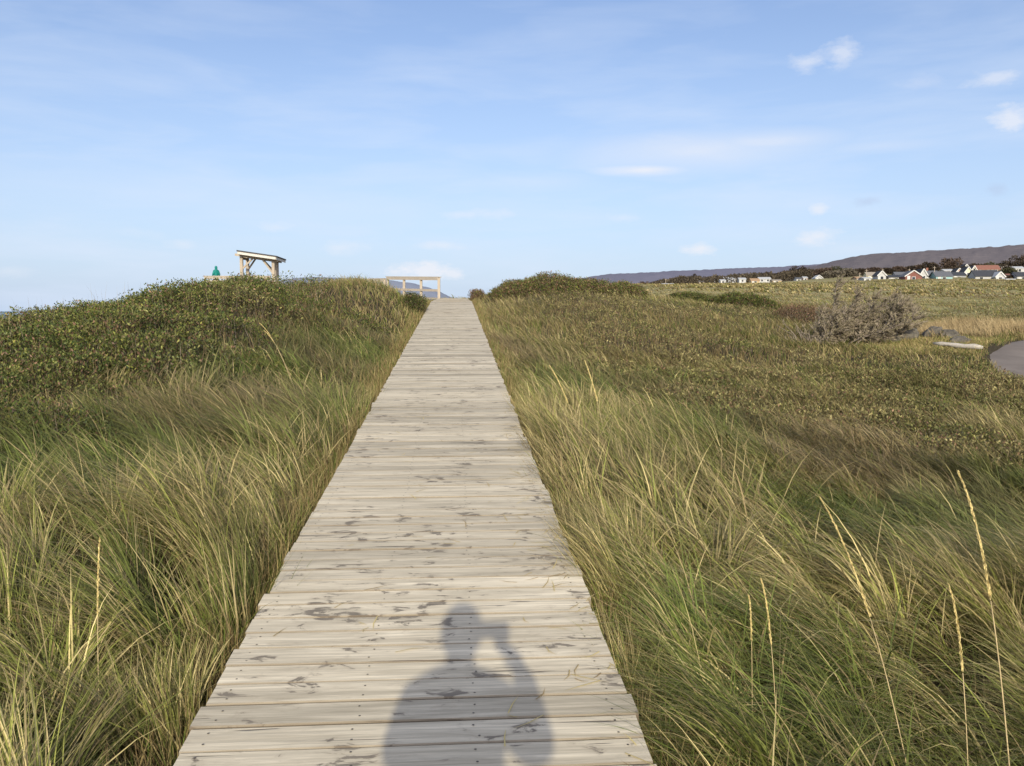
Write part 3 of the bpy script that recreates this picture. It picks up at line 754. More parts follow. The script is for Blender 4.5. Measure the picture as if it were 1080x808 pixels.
parts = [grass_band(620, 115, 1.2, 5.2, .0064, 7, (.60, 1.12), .085, 51),
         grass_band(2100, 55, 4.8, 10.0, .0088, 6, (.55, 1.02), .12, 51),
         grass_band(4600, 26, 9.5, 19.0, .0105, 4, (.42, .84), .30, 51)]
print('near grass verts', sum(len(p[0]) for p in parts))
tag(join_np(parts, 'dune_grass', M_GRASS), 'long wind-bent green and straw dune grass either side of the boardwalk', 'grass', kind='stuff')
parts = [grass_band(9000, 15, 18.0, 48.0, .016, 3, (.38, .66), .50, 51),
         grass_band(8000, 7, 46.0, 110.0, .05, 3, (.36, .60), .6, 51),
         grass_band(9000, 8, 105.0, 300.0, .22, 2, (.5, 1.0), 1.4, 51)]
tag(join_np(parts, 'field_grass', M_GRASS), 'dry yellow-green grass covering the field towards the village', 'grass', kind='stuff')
# short upright stubble along the deck edges + low litter that closes the gaps
def stubble(n, Z0, Z1, wid, Lr, near_edge, seg=3):
    if near_edge:
        s = Z0 + (Z1 - Z0) * rng.random(n) ** 1.3; sd = rng.choice((-1, 1), n); t = sd * (HW + .03 + np.abs(rng.normal(0, .16, n)))
        x = s * U[0] + (t + TC) * RT[0]; y = s * U[1] + (t + TC) * RT[1]; k = zone_ok(x, y); x, y = x[k], y[k]
    else: x, y = sample(n, Z0, Z1)
    N = len(x); L = rng.uniform(*Lr, N); u = rng.random(N)
    c = lerpc(STRAW * .62, BROWN * .75, u ** .7); gm = rng.random(N) < .22; c[gm] = (GREEN * .75)[None]
    c *= rng.uniform(.6, 1.15, N)[:, None]
    P = np.stack([x, y, tzf(x, y) - .02], 1)
    return blades(P, L, wid * rng.uniform(.6, 1.4, N), rng.random(N) * 2 * PI, np.abs(rng.normal(R(12), R(10), N)), np.abs(rng.normal(R(38), R(22), N)), rng.normal(0, .8, N), c * .7, c, c * 1.1, seg, None, '', raw=True)
parts = [stubble(26000, 1, 12, .0055, (.16, .42), True), stubble(16000, 12, 44, .012, (.16, .38), True),
         stubble(32000, 1.2, 9, .006, (.10, .36), False), stubble(50000, 9, 30, .012, (.12, .36), False)]
tag(join_np(parts, 'dry_undergrowth', M_GRASS), 'short dry stalks and litter between the grass tufts', 'undergrowth', kind='stuff')

n = 30000; x = 12.0 + 2.1 * (rng.random(n) * 2 - 1); y = 24.2 + 2.3 * (rng.random(n) * 2 - 1); k = road_d(x, y) > ROADW / 2 - .1; x, y = x[k], y[k]; N = len(x)
c = lerpc(STRAW * .8, BROWN, rng.random(N)); gm = rng.random(N) < .25; c[gm] = (GREEN * .9)[None]; c *= rng.uniform(.6, 1.2, N)[:, None]
ii = rng.integers(0, len(RP) - 1, 34000); off_ = rng.uniform(1.75, 3.0, 34000) * rng.choice((-1, 1), 34000); f_ = rng.random(34000)
x2 = RP[ii, 0] * (1 - f_) + RP[ii + 1, 0] * f_ + T[ii, 1] * off_; y2 = RP[ii, 1] * (1 - f_) + RP[ii + 1, 1] * f_ - T[ii, 0] * off_; k = road_d(x2, y2) > 1.72 + .5 * vnoise(x2, y2, .6, 4); x2, y2 = x2[k], y2[k]
c2 = lerpc(STRAW * .6, BROWN * .8, rng.random(len(x2))); gm = rng.random(len(x2)) < .35; c2[gm] = (GREEN * .7)[None]
x = np.concatenate([x, x2]); y = np.concatenate([y, y2]); c = np.concatenate([c, c2]); N = len(x)
tag(blades(np.stack([x, y, tzf(x, y) - .01], 1), rng.uniform(.05, .20, N), np.full(N, .010), rng.random(N) * 2 * PI, np.abs(rng.normal(R(20), R(15), N)), np.abs(rng.normal(R(60), R(25), N)), rng.normal(0, .8, N), c * .8, c, c, 2, M_GRASS, 'short_turf'), 'short dry turf around the rocks and the log', 'turf', kind='stuff')
# shrub canopy leaves
LG = np.array((0.050, 0.078, 0.018)); LY = np.array((0.33, 0.31, 0.075)); LB = np.array((0.17, 0.10, 0.06)); LD = np.array((0.028, 0.042, 0.014))
def shrub_leaves(x, y, z0, h, per, ls, brown=.12, sat=1.0, olive=None):
    """stems at x,y rising h; leaves held upright along the top"""
    n = len(x); idx = np.repeat(np.arange(n), per); N = len(idx)
    lean = rng.normal(0, .16, (n, 2)); f = rng.uniform(.25, 1, N) ** .7
    P = np.stack([x[idx] + lean[idx, 0] * h[idx] * f + rng.normal(0, .035, N), y[idx] + lean[idx, 1] * h[idx] * f + rng.normal(0, .035, N), z0[idx] + h[idx] * f], 1)
    a = rng.random(N) * 2 * PI; up = rng.uniform(.35, 1.5, N)
    D = np.stack([np.cos(a), np.sin(a), up], 1); D /= np.linalg.norm(D, axis=1)[:, None]
    ln = ls * rng.uniform(.65, 1.3, N); w = ln * rng.uniform(.32, .5, N)
    tone = np.clip(rng.beta(1.2, 4.2, n)[idx] + rng.normal(0, .14, N), 0, 1)
    c = lerpc(LG, LY, tone)
    if olive is not None:
        o_ = np.clip(olive[idx], 0, 1)[:, None]; c = c * (1 - o_) + lerpc(np.array((0.135, 0.118, 0.046)), np.array((0.50, 0.42, 0.18)), tone) * o_
    b = rng.random(N) < brown; c[b] = (LB * rng.uniform(.5, 1.6, (b.sum(), 1)))
    c *= (0.25 + .95 * f ** 2)[:, None] * rng.uniform(.7, 1.3, N)[:, None] * sat  # lower leaves coloured darker, standing in for shade inside the bush
    return leaves(P, D, ln, w, c)
def shrub_stems(x, y, z0, h, w=.006, k=1):
    x = np.repeat(x, k); y = np.repeat(y, k); z0 = np.repeat(z0, k); h = np.repeat(h, k); N = len(x)
    c = lerpc(GREY * .8, BROWN * .7, rng.random(N)) * rng.uniform(.5, 1.25, N)[:, None]
    return blades(np.stack([x, y, z0], 1), h * rng.uniform(.75, 1.12, N), np.full(N, w), rng.random(N) * 2 * PI, np.abs(rng.normal(0, R(16), N)), np.abs(rng.normal(R(12), R(22), N)), rng.normal(0, 1, N), c, c, c, 3, None, '', raw=True)
def shrub_band(n, Z0, Z1, per, ls, hr, wst):
    x, y = sample(n, Z0, Z1); sb = shrubby(x, y); k = rng.random(len(x)) < sb ** 1.3; x, y, sb = x[k], y[k], sb[k]
    s, t = st(x, y)
    xx = x + (vnoise(x, y, .5, 3) - .5) * .5; lump, idr = domes(xx, y, 1.45); l2, id2 = domes(xx + 31.7, y + 11.3, .8); m_ = l2 * .6 > lump; lump = np.where(m_, l2 * .6, lump); idr = np.where(m_, id2, idr)
    k = (lump > .10) & (rng.random(len(x)) < .25 + lump); x, y, sb, s, t, lump, idr = x[k], y[k], sb[k], s[k], t[k], lump[k], idr[k]
    h = (hr[0] + (hr[1] - hr[0]) * lump) * np.where((t < -2.6) & (y > 10), 1.0, .62) * (.6 + .4 * sb)
    h = h * rng.uniform(.75, 1.1, len(x)) * np.clip(.35 + (np.abs(t) - HW) / 1.6, 0, 1)
    h = np.where((t > 5.5) & (y > 13), h * .72, h)
    z = tzf(x, y)
    red = fbm(x, y, 3.0, 77)
    ol = np.where(t > 0, .25 + .9 * np.clip(red * 1.6 - .3, 0, 1), np.clip((red - .60) * 5, 0, .8)) + (idr - .5) * .8 - np.where(t > 0, 0, .12) + rng.normal(0, .08, len(x))
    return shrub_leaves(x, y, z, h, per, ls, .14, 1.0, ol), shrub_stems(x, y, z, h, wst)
lv = []; sm = []
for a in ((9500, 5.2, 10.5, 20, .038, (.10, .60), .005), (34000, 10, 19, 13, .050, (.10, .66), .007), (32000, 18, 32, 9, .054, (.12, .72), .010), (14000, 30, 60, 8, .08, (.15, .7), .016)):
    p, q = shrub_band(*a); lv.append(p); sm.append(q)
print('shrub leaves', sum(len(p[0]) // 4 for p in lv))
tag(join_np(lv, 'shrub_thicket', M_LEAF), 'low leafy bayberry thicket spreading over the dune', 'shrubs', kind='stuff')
n = 190; y = rng.uniform(13, 20, n); x = (-60 + 330 * rng.random(n) ** 1.5 - 540) / F * y; k = zone_ok(x, y); x, y = x[k], y[k]; N = len(x)
c = lerpc(GREY, STRAW * .7, rng.random(N)) * rng.uniform(.6, 1.1, N)[:, None]
sm.append(blades(np.stack([x, y, tzf(x, y)], 1), rng.uniform(.35, .9, N), rng.uniform(.004, .009, N), rng.random(N) * 2 * PI, np.abs(rng.normal(0, R(8), N)), np.abs(rng.normal(R(14), R(14), N)), rng.normal(0, 1, N), c, c, c, 3, None, '', raw=True))
tag(join_np(sm, 'thicket_stems', M_TWIG), 'bare grey and brown stems within the low thicket', 'stems', kind='stuff')

# single shrubs that stand out
def shrub(cx, cy, rx, ry, h, n, ls, label, name='bayberry_shrub', brown=.15, sat=1.0, per=14, base=None, group=None):
    z = tz(cx, cy); r = empty(name, (cx, cy, z), label, 'shrub', group)
    a = rng.random(n) * 2 * PI; q = np.sqrt(rng.random(n)); x = cx + rx * q * np.cos(a); y = cy + ry * q * np.sin(a)
    k = zone_ok(x, y); x, y, q = x[k], y[k], q[k]
    hh = h * np.sqrt(np.clip(1 - q ** 2.4, 0.04, 1)) * (.72 + .5 * fbm(x, y, .7, 81)) * rng.uniform(.8, 1.08, len(x))
    zz = tzf(x, y)
    join_np([shrub_leaves(x, y, zz, hh, per, ls, brown, sat)], 'foliage', M_LEAF, r)
    join_np([shrub_stems(x, y, zz, hh, .008 * ls / .05, 2)], 'stems', M_TWIG, r)
    return r
for px, Z, rx, ry, h, n, lab in ((546, 34, 1.25, 1.3, .58, 900, 'low bayberry shrub leading the mound right of the boardwalk crest'),
                                 (582, 34, 1.6, 1.4, .74, 1300, 'tallest rounded bayberry shrub on the mound right of the boardwalk'),
                                 (622, 35, 1.4, 1.3, .64, 1100, 'bayberry shrub at the right end of the mound'),
                                 (660, 36, .95, 1.0, .55, 700, 'small domed shrub standing just right of the mound, below the far hills')):
    p = at(px, 305, Z); shrub(p.x, p.y, rx, ry, h, n, .062, lab, brown=.38, sat=1.05)
for px, Z, rx, ry, h, n, lab, sat in ((728, 42, 1.3, 1.4, .55, 700, 'low dark green shrub before the pale field', .8), (785, 40, 1.7, 1.6, .6, 900, 'broad dark shrub left of the reddish thicket', .85)):
    p = at(px, 310, Z); shrub(p.x, p.y, rx, ry, h, n, .08, lab, sat=sat)
p = at(862, 325, 33); shrub(p.x, p.y, 1.7, 1.2, .72, 1100, .055, 'reddish brown leafless thicket left behind the dead windswept bush', 'red_thicket', .85, 1.0, 7)
p = at(208, 300, 16.5); shrub(p.x, p.y, 1.1, .9, .50, 700, .045, 'dense green shrub cresting the left dune just before the teal person')
p = at(446, 330, 25.5); shrub(p.x - .1, p.y, .45, .9, .55, 420, .05, 'dark shrub crowding the left edge of the boardwalk near its crest', sat=.65)
p = at(489, 312, 36.0); shrub(p.x + .35, p.y, .55, .9, .62, 320, .06, 'rusty brown shrub at the right side of the boardwalk end', 'rusty_shrub', .75)
p = at(30, 440, 7.6); shrub(p.x, p.y, .8, .6, .55, 520, .036, 'dark leafy shrub at the left edge of the view among the grass', sat=.8)

# bare windswept bush
def dead_bush():
    base = at(889, 367, 25); r = empty('windswept_bush', (base.x, base.y, tz(base.x, base.y)), 'grey dead windswept bush leaning right in the middle of the dune field', 'bush')
    bz = tz(base.x, base.y); mb = MB(); tips = []
    for i in range(26):
        f = i / 25; bx = base.x - 1.0 + 1.55 * f + random.gauss(0, .08); by = base.y + random.gauss(0, .35)
        an = R(62 - 28 * f + random.gauss(0, 9)); Ls = (.95 + 1.3 * math.exp(-((f - .62) / .33) ** 2)) * random.uniform(.8, 1.05)
        pts = []; p = Vector((bx, by, tz(bx, by) - .05)); d = Vector((math.cos(an), random.gauss(0, .22), math.sin(an))).normalized()
        for k in range(8):
            pts.append(p.copy()); p = p + d * (Ls / 7); d = (d + Vector((random.gauss(.03, .07), random.gauss(0, .08), random.gauss(.01, .08)))).normalized()
        mb.tube(pts, [.017 * (1 - k / 8.5) + .003 for k in range(8)], 5)
        for k in range(1, 8):
            for _ in range(9):
                q0 = pts[k].lerp(pts[min(k + 1, 7)], random.random())
                dd = (Vector((random.uniform(-.35, 1), random.gauss(0, .6), random.uniform(-.25, .9)))).normalized()
                l2 = random.uniform(.16, .42); e = q0 + dd * l2 + Vector((0.03, 0, .02)); tips.append((q0, e))
                mb.tube([q0, (q0 + e) / 2 + Vector((0, 0, .015)), e], [.007, .005, .0025], 3, cap=False)
    # twigs straying to the left, bare
    for i in range(14):
        p = Vector((base.x - 1.1 + random.gauss(0, .12), base.y - .2, bz)); an = R(random.uniform(95, 155)); l2 = random.uniform(.5, 1.0)
        e = p + Vector((math.cos(an), random.gauss(0, .3), math.sin(an))) * l2; mb.tube([p, (p + e) / 2 + Vector((0, 0, .05)), e], [.012, .008, .003], 4)
        tips.append(((p + e) / 2, e)) if i % 3 == 0 else None
    mb.build('branches', simple('bleached_branches', (0.26, 0.21, 0.17), .9, .3, 8), r)
    A = np.array([t[0] for t in tips]); B = np.array([t[1] for t in tips]); n = len(A); idx = np.repeat(np.arange(n), 46); N = len(idx)
    P = A[idx] + (B - A)[idx] * rng.random(N)[:, None]
    dirs = (B - A)[idx]; dirs /= np.linalg.norm(dirs, axis=1)[:, None]; dirs = dirs + rng.normal(0, .42, (N, 3)) + np.array((.3, 0, .15)); dirs /= np.linalg.norm(dirs, axis=1)[:, None]
    c = lerpc(np.array((0.42, 0.34, 0.26)), np.array((0.22, 0.20, 0.09)), rng.random(N) ** 1.5) * rng.uniform(.5, 1.35, N)[:, None]
    top = (P[:, 2] - bz) / 1.6; c = c * (1 - .25 * np.clip(top, 0, 1))[:, None]
    join_np([leaves(P, dirs, rng.uniform(.05, .13, N), rng.uniform(.008, .018, N), c)], 'twigs', M_TWIG, r)
dead_bush()

# reed-like seed stalks
def stalk(px0, py0, Z0, px1, py1, Z1, label, head=.42, w=.0055):
    w *= .8
    a = at(px0, py0, Z0); b = at(px1, py1, Z1)        # a low, b tip
    r = empty('grass_seed_stalk', (a.x, a.y, tz(a.x, a.y)), label, 'grass stalk', 'tall straw-coloured seed stalks of dune grass')
    g0 = Vector((a.x + (a.x - b.x) * .15, a.y, min(tz(a.x, a.y), a.z - .05)))
    up = Vector((0, 0, (b - a).length * .06)); n = 14; pts = []
    for k in range(n):
        f = k / (n - 1); pts.append(g0 * (1 - f) ** 2 + (a.lerp(b, .42) + up) * 2 * f * (1 - f) + b * f * f)
    mb = MB(); ks = max(2, int((1 - head) * (n - 1))); mb.tube(pts[:ks + 1], [w * .5 * (1 - .3 * k / ks) for k in range(ks + 1)], 5)
    mb.build('stem', M_STALK, r, True)
    P = []; D = []; hp = pts[ks:]; m_ = 700
    for i in range(m_):
        f = random.random(); k = min(int(f * (len(hp) - 1)), len(hp) - 2); fr = f * (len(hp) - 1) - k; p = hp[k].lerp(hp[k + 1], fr); d = (hp[k + 1] - hp[k]).normalized()
        d2 = (d * 1.0 + Vector((random.gauss(0, .10), random.gauss(0, .10), random.gauss(0, .10)))).normalized(); P.append(p + Vector((random.gauss(0, 1), random.gauss(0, 1), 0)) * w * .36 * (1 - f * .75)); D.append(d2)
    mm = len(P); c = lerpc(STRAW * 1.15, BROWN * 1.5, rng.random(mm) * .5) * rng.uniform(.8, 1.2, mm)[:, None]
    sc = w / .0055
    join_np([leaves(np.array(P), np.array(D), rng.uniform(.012, .022, mm) * sc, rng.uniform(.003, .0052, mm) * sc, c)], 'seed_head', M_GRASS, r)
M_STALK = simple('straw_stalk', (0.50, 0.38, 0.19), .6, .2, 30)
stalk(98, 690, 3.3, 105, 570, 3.5, 'pale upright seed stalk in the green grass left of the boardwalk')
stalk(980, 735, 3.0, 865, 525, 3.6, 'long seed stalk arching up left, middle of the right foreground grass', w=.006)
stalk(1092, 690, 2.9, 1011, 499, 3.5, 'thick bright seed stalk at the right edge of the view', w=.0075)
stalk(1036, 722, 3.0, 1001, 618, 3.3, 'short straight seed stalk between the two long ones at right', w=.006)
stalk(826, 690, 3.2, 803, 612, 3.4, 'small leaning seed stalk over the dark grass hollow beside the boardwalk', w=.005)
stalk(797, 660, 3.4, 790, 630, 3.5, 'shortest thin seed stalk just left of the small leaning one', w=.0045)
stalk(618, 455, 7.6, 580, 386, 8.2, 'left one of a pair of curved stalks beside the middle of the boardwalk', w=.0075)
stalk(643, 455, 7.6, 617, 381, 8.2, 'right one of a pair of curved stalks beside the middle of the boardwalk', w=.0075)
stalk(306, 373, 10.6, 274, 341, 11, 'upper of two pale bent stalks before the dark thicket on the left dune', w=.006, head=.3)
stalk(309, 380, 10.4, 279, 349, 10.8, 'lower of two pale bent stalks before the dark thicket on the left dune', w=.006, head=.3)

# loose straws on the deck
n = 170; s_ = rng.uniform(1.6, 9, n); t_ = np.where(rng.random(n) < .7, HW - np.abs(rng.normal(0, .16, n)), rng.uniform(-.7, .7, n))
P = np.stack([s_ * U[0] + (t_ + TC) * RT[0], s_ * U[1] + (t_ + TC) * RT[1], deck(s_) + .004], 1)
an = rng.random(n) * 2 * PI; D = np.stack([np.cos(an), np.sin(an), np.sin(R(3.44)) * np.sin(an) + .004], 1)
nrm2 = np.stack([-np.sin(an), np.cos(an), -np.cos(an) * 0 + np.sin(R(3.44)) * np.cos(an)], 1) * .0022
ln = rng.uniform(.04, .17, n)[:, None]; P2 = P + D * ln * .5 + nrm2 * rng.uniform(-6, 6, (n, 1)); P3 = P + D * ln
co = np.stack([P - nrm2, P + nrm2, P2 + nrm2, P2 - nrm2, P3], 1).reshape(-1, 3); b = (np.arange(n) * 5)[:, None]
tag(np_mesh('loose_straw', co, b + np.array([0, 1, 2, 3]), b + np.array([3, 2, 4]), np.repeat(lerpc(STRAW, BROWN, rng.random(n)), 5, 0), M_GRASS), 'dry blades of grass scattered on the boardwalk planks', 'straw', kind='stuff')

# ------------------------------------------------------------------ rocks and the pale log by the road
M_ROCK = simple('lichened_rock', (0.13, 0.115, 0.09), .95, .45, 5, bs=.8, bd=.05)
def rock(px, py, Z, w, h, label):
    c = at(px, py, Z); z = tz(c.x, c.y); import bmesh
    bm = bmesh.new(); bmesh.ops.create_icosphere(bm, subdivisions=3, radius=1)
    sd = random.random() * 50
    for v in bm.verts:
        n_ = v.co.normalized(); k = 1 + .5 * (float(fbm(n_.x * 2 + sd + n_.z, n_.y * 2 + n_.z * 1.7, 1.1, 5)) - .5)
        q = [round(a * 2.2) / 2.2 * .45 + a * .55 for a in v.co]
        v.co = Vector((q[0] * w * .66 * k, q[1] * w * .55 * k, q[2] * h * .85 * k + h * .3))
    me = bpy.data.meshes.new('rock'); bm.to_mesh(me); bm.free(); me.materials.append(M_ROCK)
    o = bpy.data.objects.new('rock', me); C.objects.link(o); o.location = (c.x, c.y, z); o.rotation_euler.z = random.random() * 3
    tag(o, label, 'rock', 'boulders beside the road end')
rock(957, 357, 25.6, .55, .38, 'squarish dark boulder just right of the dead bush')
rock(941, 362, 25.2, .40, .26, 'small rock at the foot of the dead bush')
rock(986, 351, 25.8, .50, .34, 'mossy boulder left of the dry straw mound')
rock(1001, 352, 25.4, .46, .26, 'low grey boulder under the dry straw mound')
rock(1012, 360, 24.0, .42, .18, 'flat rock behind the pale log')
lg = MB(); la = at(984, 364.5, 23.2); lb = at(1036, 373.5, 22.2); la.z = tz(la.x, la.y) + .17; lb.z = tz(lb.x, lb.y) + .17
lg.tube([la.lerp(lb, k / 6) + Vector((0, 0, random.gauss(0, .01))) for k in range(7)], [.03, .06, .05, .07, .06, .075, .045], 9)
o = lg.build('driftwood_log', wood_mat('bleached_log', (0.55, 0.50, 0.42), (0.38, 0.34, 0.28)), None, True); tag(o, 'pale bleached log lying beside the end of the asphalt road', 'log')
# straw-coloured mound of long dry grass by the road
x, y = sample(200000, 22, 36); k = (np.abs((x - 14.6 - (y - 27) * .5) / 3.6) ** 2 + ((y - 28.5) / 3.6) ** 2 < 1) & (road_d(x, y) > 2.5)
x, y = x[k], y[k]; N = len(x); c = lerpc(np.array((0.56, 0.43, 0.23)), BROWN * .9, np.clip(rng.random(N) * .6 + (fbm(x, y, 1.2, 12) - .4) * 1.6, 0, 1)) * rng.uniform(.7, 1.1, N)[:, None]
tag(blades(np.stack([x, y, tzf(x, y)], 1), rng.uniform(.3, .62, N) * (.45 + 1.1 * fbm(x, y, 1.6, 15)), np.full(N, .011), R(150) + rng.normal(0, R(45), N), np.abs(rng.normal(0, R(10), N)), np.abs(rng.normal(R(45), R(20), N)), rng.normal(0, .8, N), c * .7, c, c * 1.1, 3, M_GRASS, 'straw_grass_mound'),
    'mound of long straw-coloured grass beyond the rocks', 'grass', kind='stuff')

# ------------------------------------------------------------------ village
M_WIN = simple('window_glass', (0.03, 0.035, 0.045), .15, .2, 2)
def paint(name, c): return simple(name, c, .8, .08, 2)
MW = {'white': paint('white_siding', (0.46, 0.455, 0.44)), 'cream': paint('cream_siding', (0.66, 0.60, 0.42)), 'teal': paint('pale_teal_siding', (0.30, 0.47, 0.47)), 'tan': paint('tan_siding', (0.50, 0.38, 0.22)), 'red': paint('brick_red_siding', (0.20, 0.085, 0.065)), 'pink': paint('pinkish_siding', (0.5, 0.36, 0.30)), 'grey': paint('grey_siding', (0.30, 0.31, 0.32))}
MR = {'dark': simple('dark_shingles', (0.055, 0.058, 0.065), .9, .25, 3), 'grey': simple('grey_shingles', (0.13, 0.135, 0.145), .9, .2, 3), 'redbrown': simple('red_brown_shingles', (0.26, 0.12, 0.085), .9, .2, 3), 'light': simple('pale_metal_roof', (0.50, 0.50, 0.48), .6, .1, 3), 'beige': simple('beige_shingles', (0.36, 0.31, 0.24), .9, .15, 3), 'tanroof': simple('tan_shingles', (0.42, 0.27, 0.15), .9, .15, 3)}
M_TRIM = paint('white_trim', (0.58, 0.57, 0.54))
def house(px, ytop, ybase, wpx, rpx, Z, wall, roof, label, gable=False, chim=False, turn=None, depth=7.5):
    if px < 855: ytop += 1.1; ybase += .8
    """px centre, roof top row, wall foot row, width and roof height in photo pixels at depth Z"""
    k = Z / F; W = wpx * k; RH = rpx * k; b = at(px, ybase, Z); H = (ybase - ytop) * k - RH; H = max(H, 1.8)
    g0 = tz(b.x, b.y); zb = at(px, ytop, Z).z - RH - H
    rz = turn if turn is not None else math.atan2(-b.x, b.y) * .35
    o = empty('house', (b.x, b.y, min(zb, g0)), label, 'house', rz=rz)
    z0 = zb - min(zb, g0); Dp = depth
    def box(nm, c, s, m, par=o): q = MB(); q.box(c, s); return mesh_obj(nm, q.V, q.F, m, par)
    walls = MB()
    hx, hy = W / 2, Dp / 2; zt = z0 + H
    if gable:       # ridge runs front to back
        V = [(-hx, -hy, -1), (hx, -hy, -1), (hx, hy, -1), (-hx, hy, -1), (-hx, -hy, zt), (hx, -hy, zt), (hx, hy, zt), (-hx, hy, zt), (0, -hy, zt + RH), (0, hy, zt + RH)]
        Fc = [(0, 1, 5, 8, 4), (2, 3, 7, 9, 6), (1, 2, 6, 5), (3, 0, 4, 7)]
        rv = [(-hx - .3, -hy - .3, zt - .3 * RH / hx + .06), (0, -hy - .3, zt + RH + .06), (hx + .3, -hy - .3, zt - .3 * RH / hx + .06), (-hx - .3, hy + .3, zt - .3 * RH / hx + .06), (0, hy + .3, zt + RH + .06), (hx + .3, hy + .3, zt - .3 * RH / hx + .06)]
    else:
        V = [(-hx, -hy, -1), (hx, -hy, -1), (hx, hy, -1), (-hx, hy, -1), (-hx, -hy, zt), (hx, -hy, zt), (hx, hy, zt), (-hx, hy, zt), (-hx, 0, zt + RH), (hx, 0, zt + RH)]
        Fc = [(0, 1, 5, 4), (1, 2, 6, 9, 5), (2, 3, 7, 6), (3, 0, 4, 8, 7)]
        e = .35 * RH / hy
        rv = [(-hx - .3, -hy - .35, zt - e + .06), (-hx - .3, 0, zt + RH + .06), (-hx - .3, hy + .35, zt - e + .06), (hx + .3, -hy - .35, zt - e + .06), (hx + .3, 0, zt + RH + .06), (hx + .3, hy + .35, zt - e + .06)]
    mesh_obj('wall', V, Fc, MW[wall], o)
    up = [(a, b_, c + .18) for a, b_, c in rv]
    rf = mesh_obj('roof', rv + up, [(0, 1, 4, 3), (1, 2, 5, 4), (6, 9, 10, 7), (7, 10, 11, 8), (0, 6, 7, 1), (1, 7, 8, 2), (3, 4, 10, 9), (4, 5, 11, 10), (0, 3, 9, 6), (2, 8, 11, 5)], MR[roof], o)
    if gable:
        q = MB()
        for sgn in (-1, 1): q.beam((sgn * (hx + .3), -hy - .36, zt - .3 * RH / hx + .1), (0, -hy - .36, zt + RH + .13), .06, .34)
        mesh_obj('gable_trim', q.V, q.F, M_TRIM, o)
    nwin = max(1, int(W / 3.2))
    for i in range(nwin):
        x = (i + .5) / nwin * W - hx
        f = box('window', (x, -hy - .02, z0 + H * .55), (1.25, .07, 1.35), M_TRIM); box('pane', (x, -hy - .065, z0 + H * .55), (1.0, .04, 1.1), M_WIN, f)
    if gable and RH > 2.2:
        f = box('window', (0, -hy - .02, zt + RH * .35), (1.0, .07, 1.1), M_TRIM); box('pane', (0, -hy - .065, zt + RH * .35), (.75, .04, .85), M_WIN, f)
    f = box('door', (hx * .35 if nwin > 1 else -hx * .6, -hy - .03, z0 + .95), (.95, .09, 2.0), M_TRIM)
    if chim: box('chimney', (-hx * .2, .4, zt + RH + .4), (.7, .7, 1.7), MR['redbrown'], rf)
    return o
H_ = house
H_(905, 292.4, 297, 8, 1.6, 330, 'tan', 'tanroof', 'small tan-roofed cottage left of the cream house')
H_(912, 293, 297.4, 7, 1.3, 310, 'white', 'light', 'low white cottage with pale roof before the cream house')
H_(919, 287.6, 296.5, 13, 3.6, 345, 'cream', 'beige', 'cream house with a beige roof left of the white gabled one')
H_(927, 286.6, 297, 8, 4.2, 320, 'white', 'dark', 'narrow white gabled house with a dark roof behind the bush top', gable=True)
H_(942, 290.6, 297, 15, 2.4, 320, 'white', 'dark', 'long low white house with dark roof left of the red one')
H_(951, 287.4, 296, 16, 4.6, 350, 'grey', 'grey', 'grey-roofed house behind the red gable')
H_(960, 286.2, 297, 16.5, 5.6, 300, 'red', 'grey', 'brick red house with white trimmed wide gable', gable=True)
H_(970.3, 284.4, 297, 6.6, 5.6, 305, 'white', 'dark', 'tall narrow white gable between red house and teal house', gable=True)
H_(979, 286.2, 297.4, 15, 5.6, 312, 'white', 'grey', 'white house with a grey roof and chimney joined before the teal one', chim=True)
H_(992, 287.0, 297.6, 16, 5.0, 300, 'teal', 'grey', 'pale teal house with grey roof')
H_(998, 284.4, 289.5, 9, 1.8, 400, 'white', 'light', 'white house with pale roof higher behind the teal house')
H_(1008, 287.6, 297, 13, 3.4, 325, 'grey', 'dark', 'dark low roofed house right of the teal one')
H_(1008.5, 283.6, 290, 5, 3.2, 380, 'pink', 'dark', 'pinkish small gable above the dark low roof', gable=True)
H_(1018, 282.2, 292, 7.5, 5.4, 365, 'cream', 'dark', 'bright cream steep gable, left one of the cream pair', gable=True)
H_(1024, 281, 292, 6.5, 5.6, 372, 'cream', 'dark', 'taller cream steep gable, right one of the cream pair', gable=True)
H_(1016.5, 279.3, 286, 4.5, 3.0, 440, 'white', 'dark', 'small white gable peeking above the cream pair', gable=True)
H_(1039, 280.3, 289, 23, 4.2, 400, 'pink', 'redbrown', 'long house with a red-brown roof behind the dark-roofed white one')
H_(1037, 285.6, 297.6, 23, 6.2, 300, 'white', 'dark', 'large white house with a broad dark grey roof and bright windows')
H_(1050.5, 287.6, 297.6, 8.5, 4.6, 296, 'white', 'light', 'white gabled wing at the right end of the big dark-roofed house', gable=True)
H_(1057, 280.6, 285.6, 11, 1.7, 450, 'white', 'beige', 'distant house with beige roof above the hedge')
H_(1063.5, 289.4, 295.5, 6, 2.6, 340, 'red', 'redbrown', 'tiny brick red cottage near the right end of the village')
H_(1075, 287.6, 297.4, 13, 4.4, 300, 'white', 'dark', 'white house with dark roof last at the right edge of the village')
H_(1072, 281.6, 288, 9, 2.2, 390, 'white', 'light', 'white house with pale roof under the large dark tree at right')
H_(1061, 294.6, 297.6, 8, .8, 290, 'white', 'light', 'low white shed in front of the tiny red cottage')
H_(862, 290.8, 297, 7, 2.8, 420, 'white', 'light', 'lone white gabled house before the grey-brown trees', gable=True)
H_(841, 292, 296.5, 5, 1.6, 480, 'white', 'grey', 'small white house left of the lone gabled one')
H_(848, 291, 296.5, 4, 1.6, 500, 'pink', 'light', 'tiny pinkish house just left of the lone white gabled one')
H_(805.5, 291.6, 296.5, 12, 2.0, 520, 'white', 'light', 'long white-roofed building in the left part of the village')
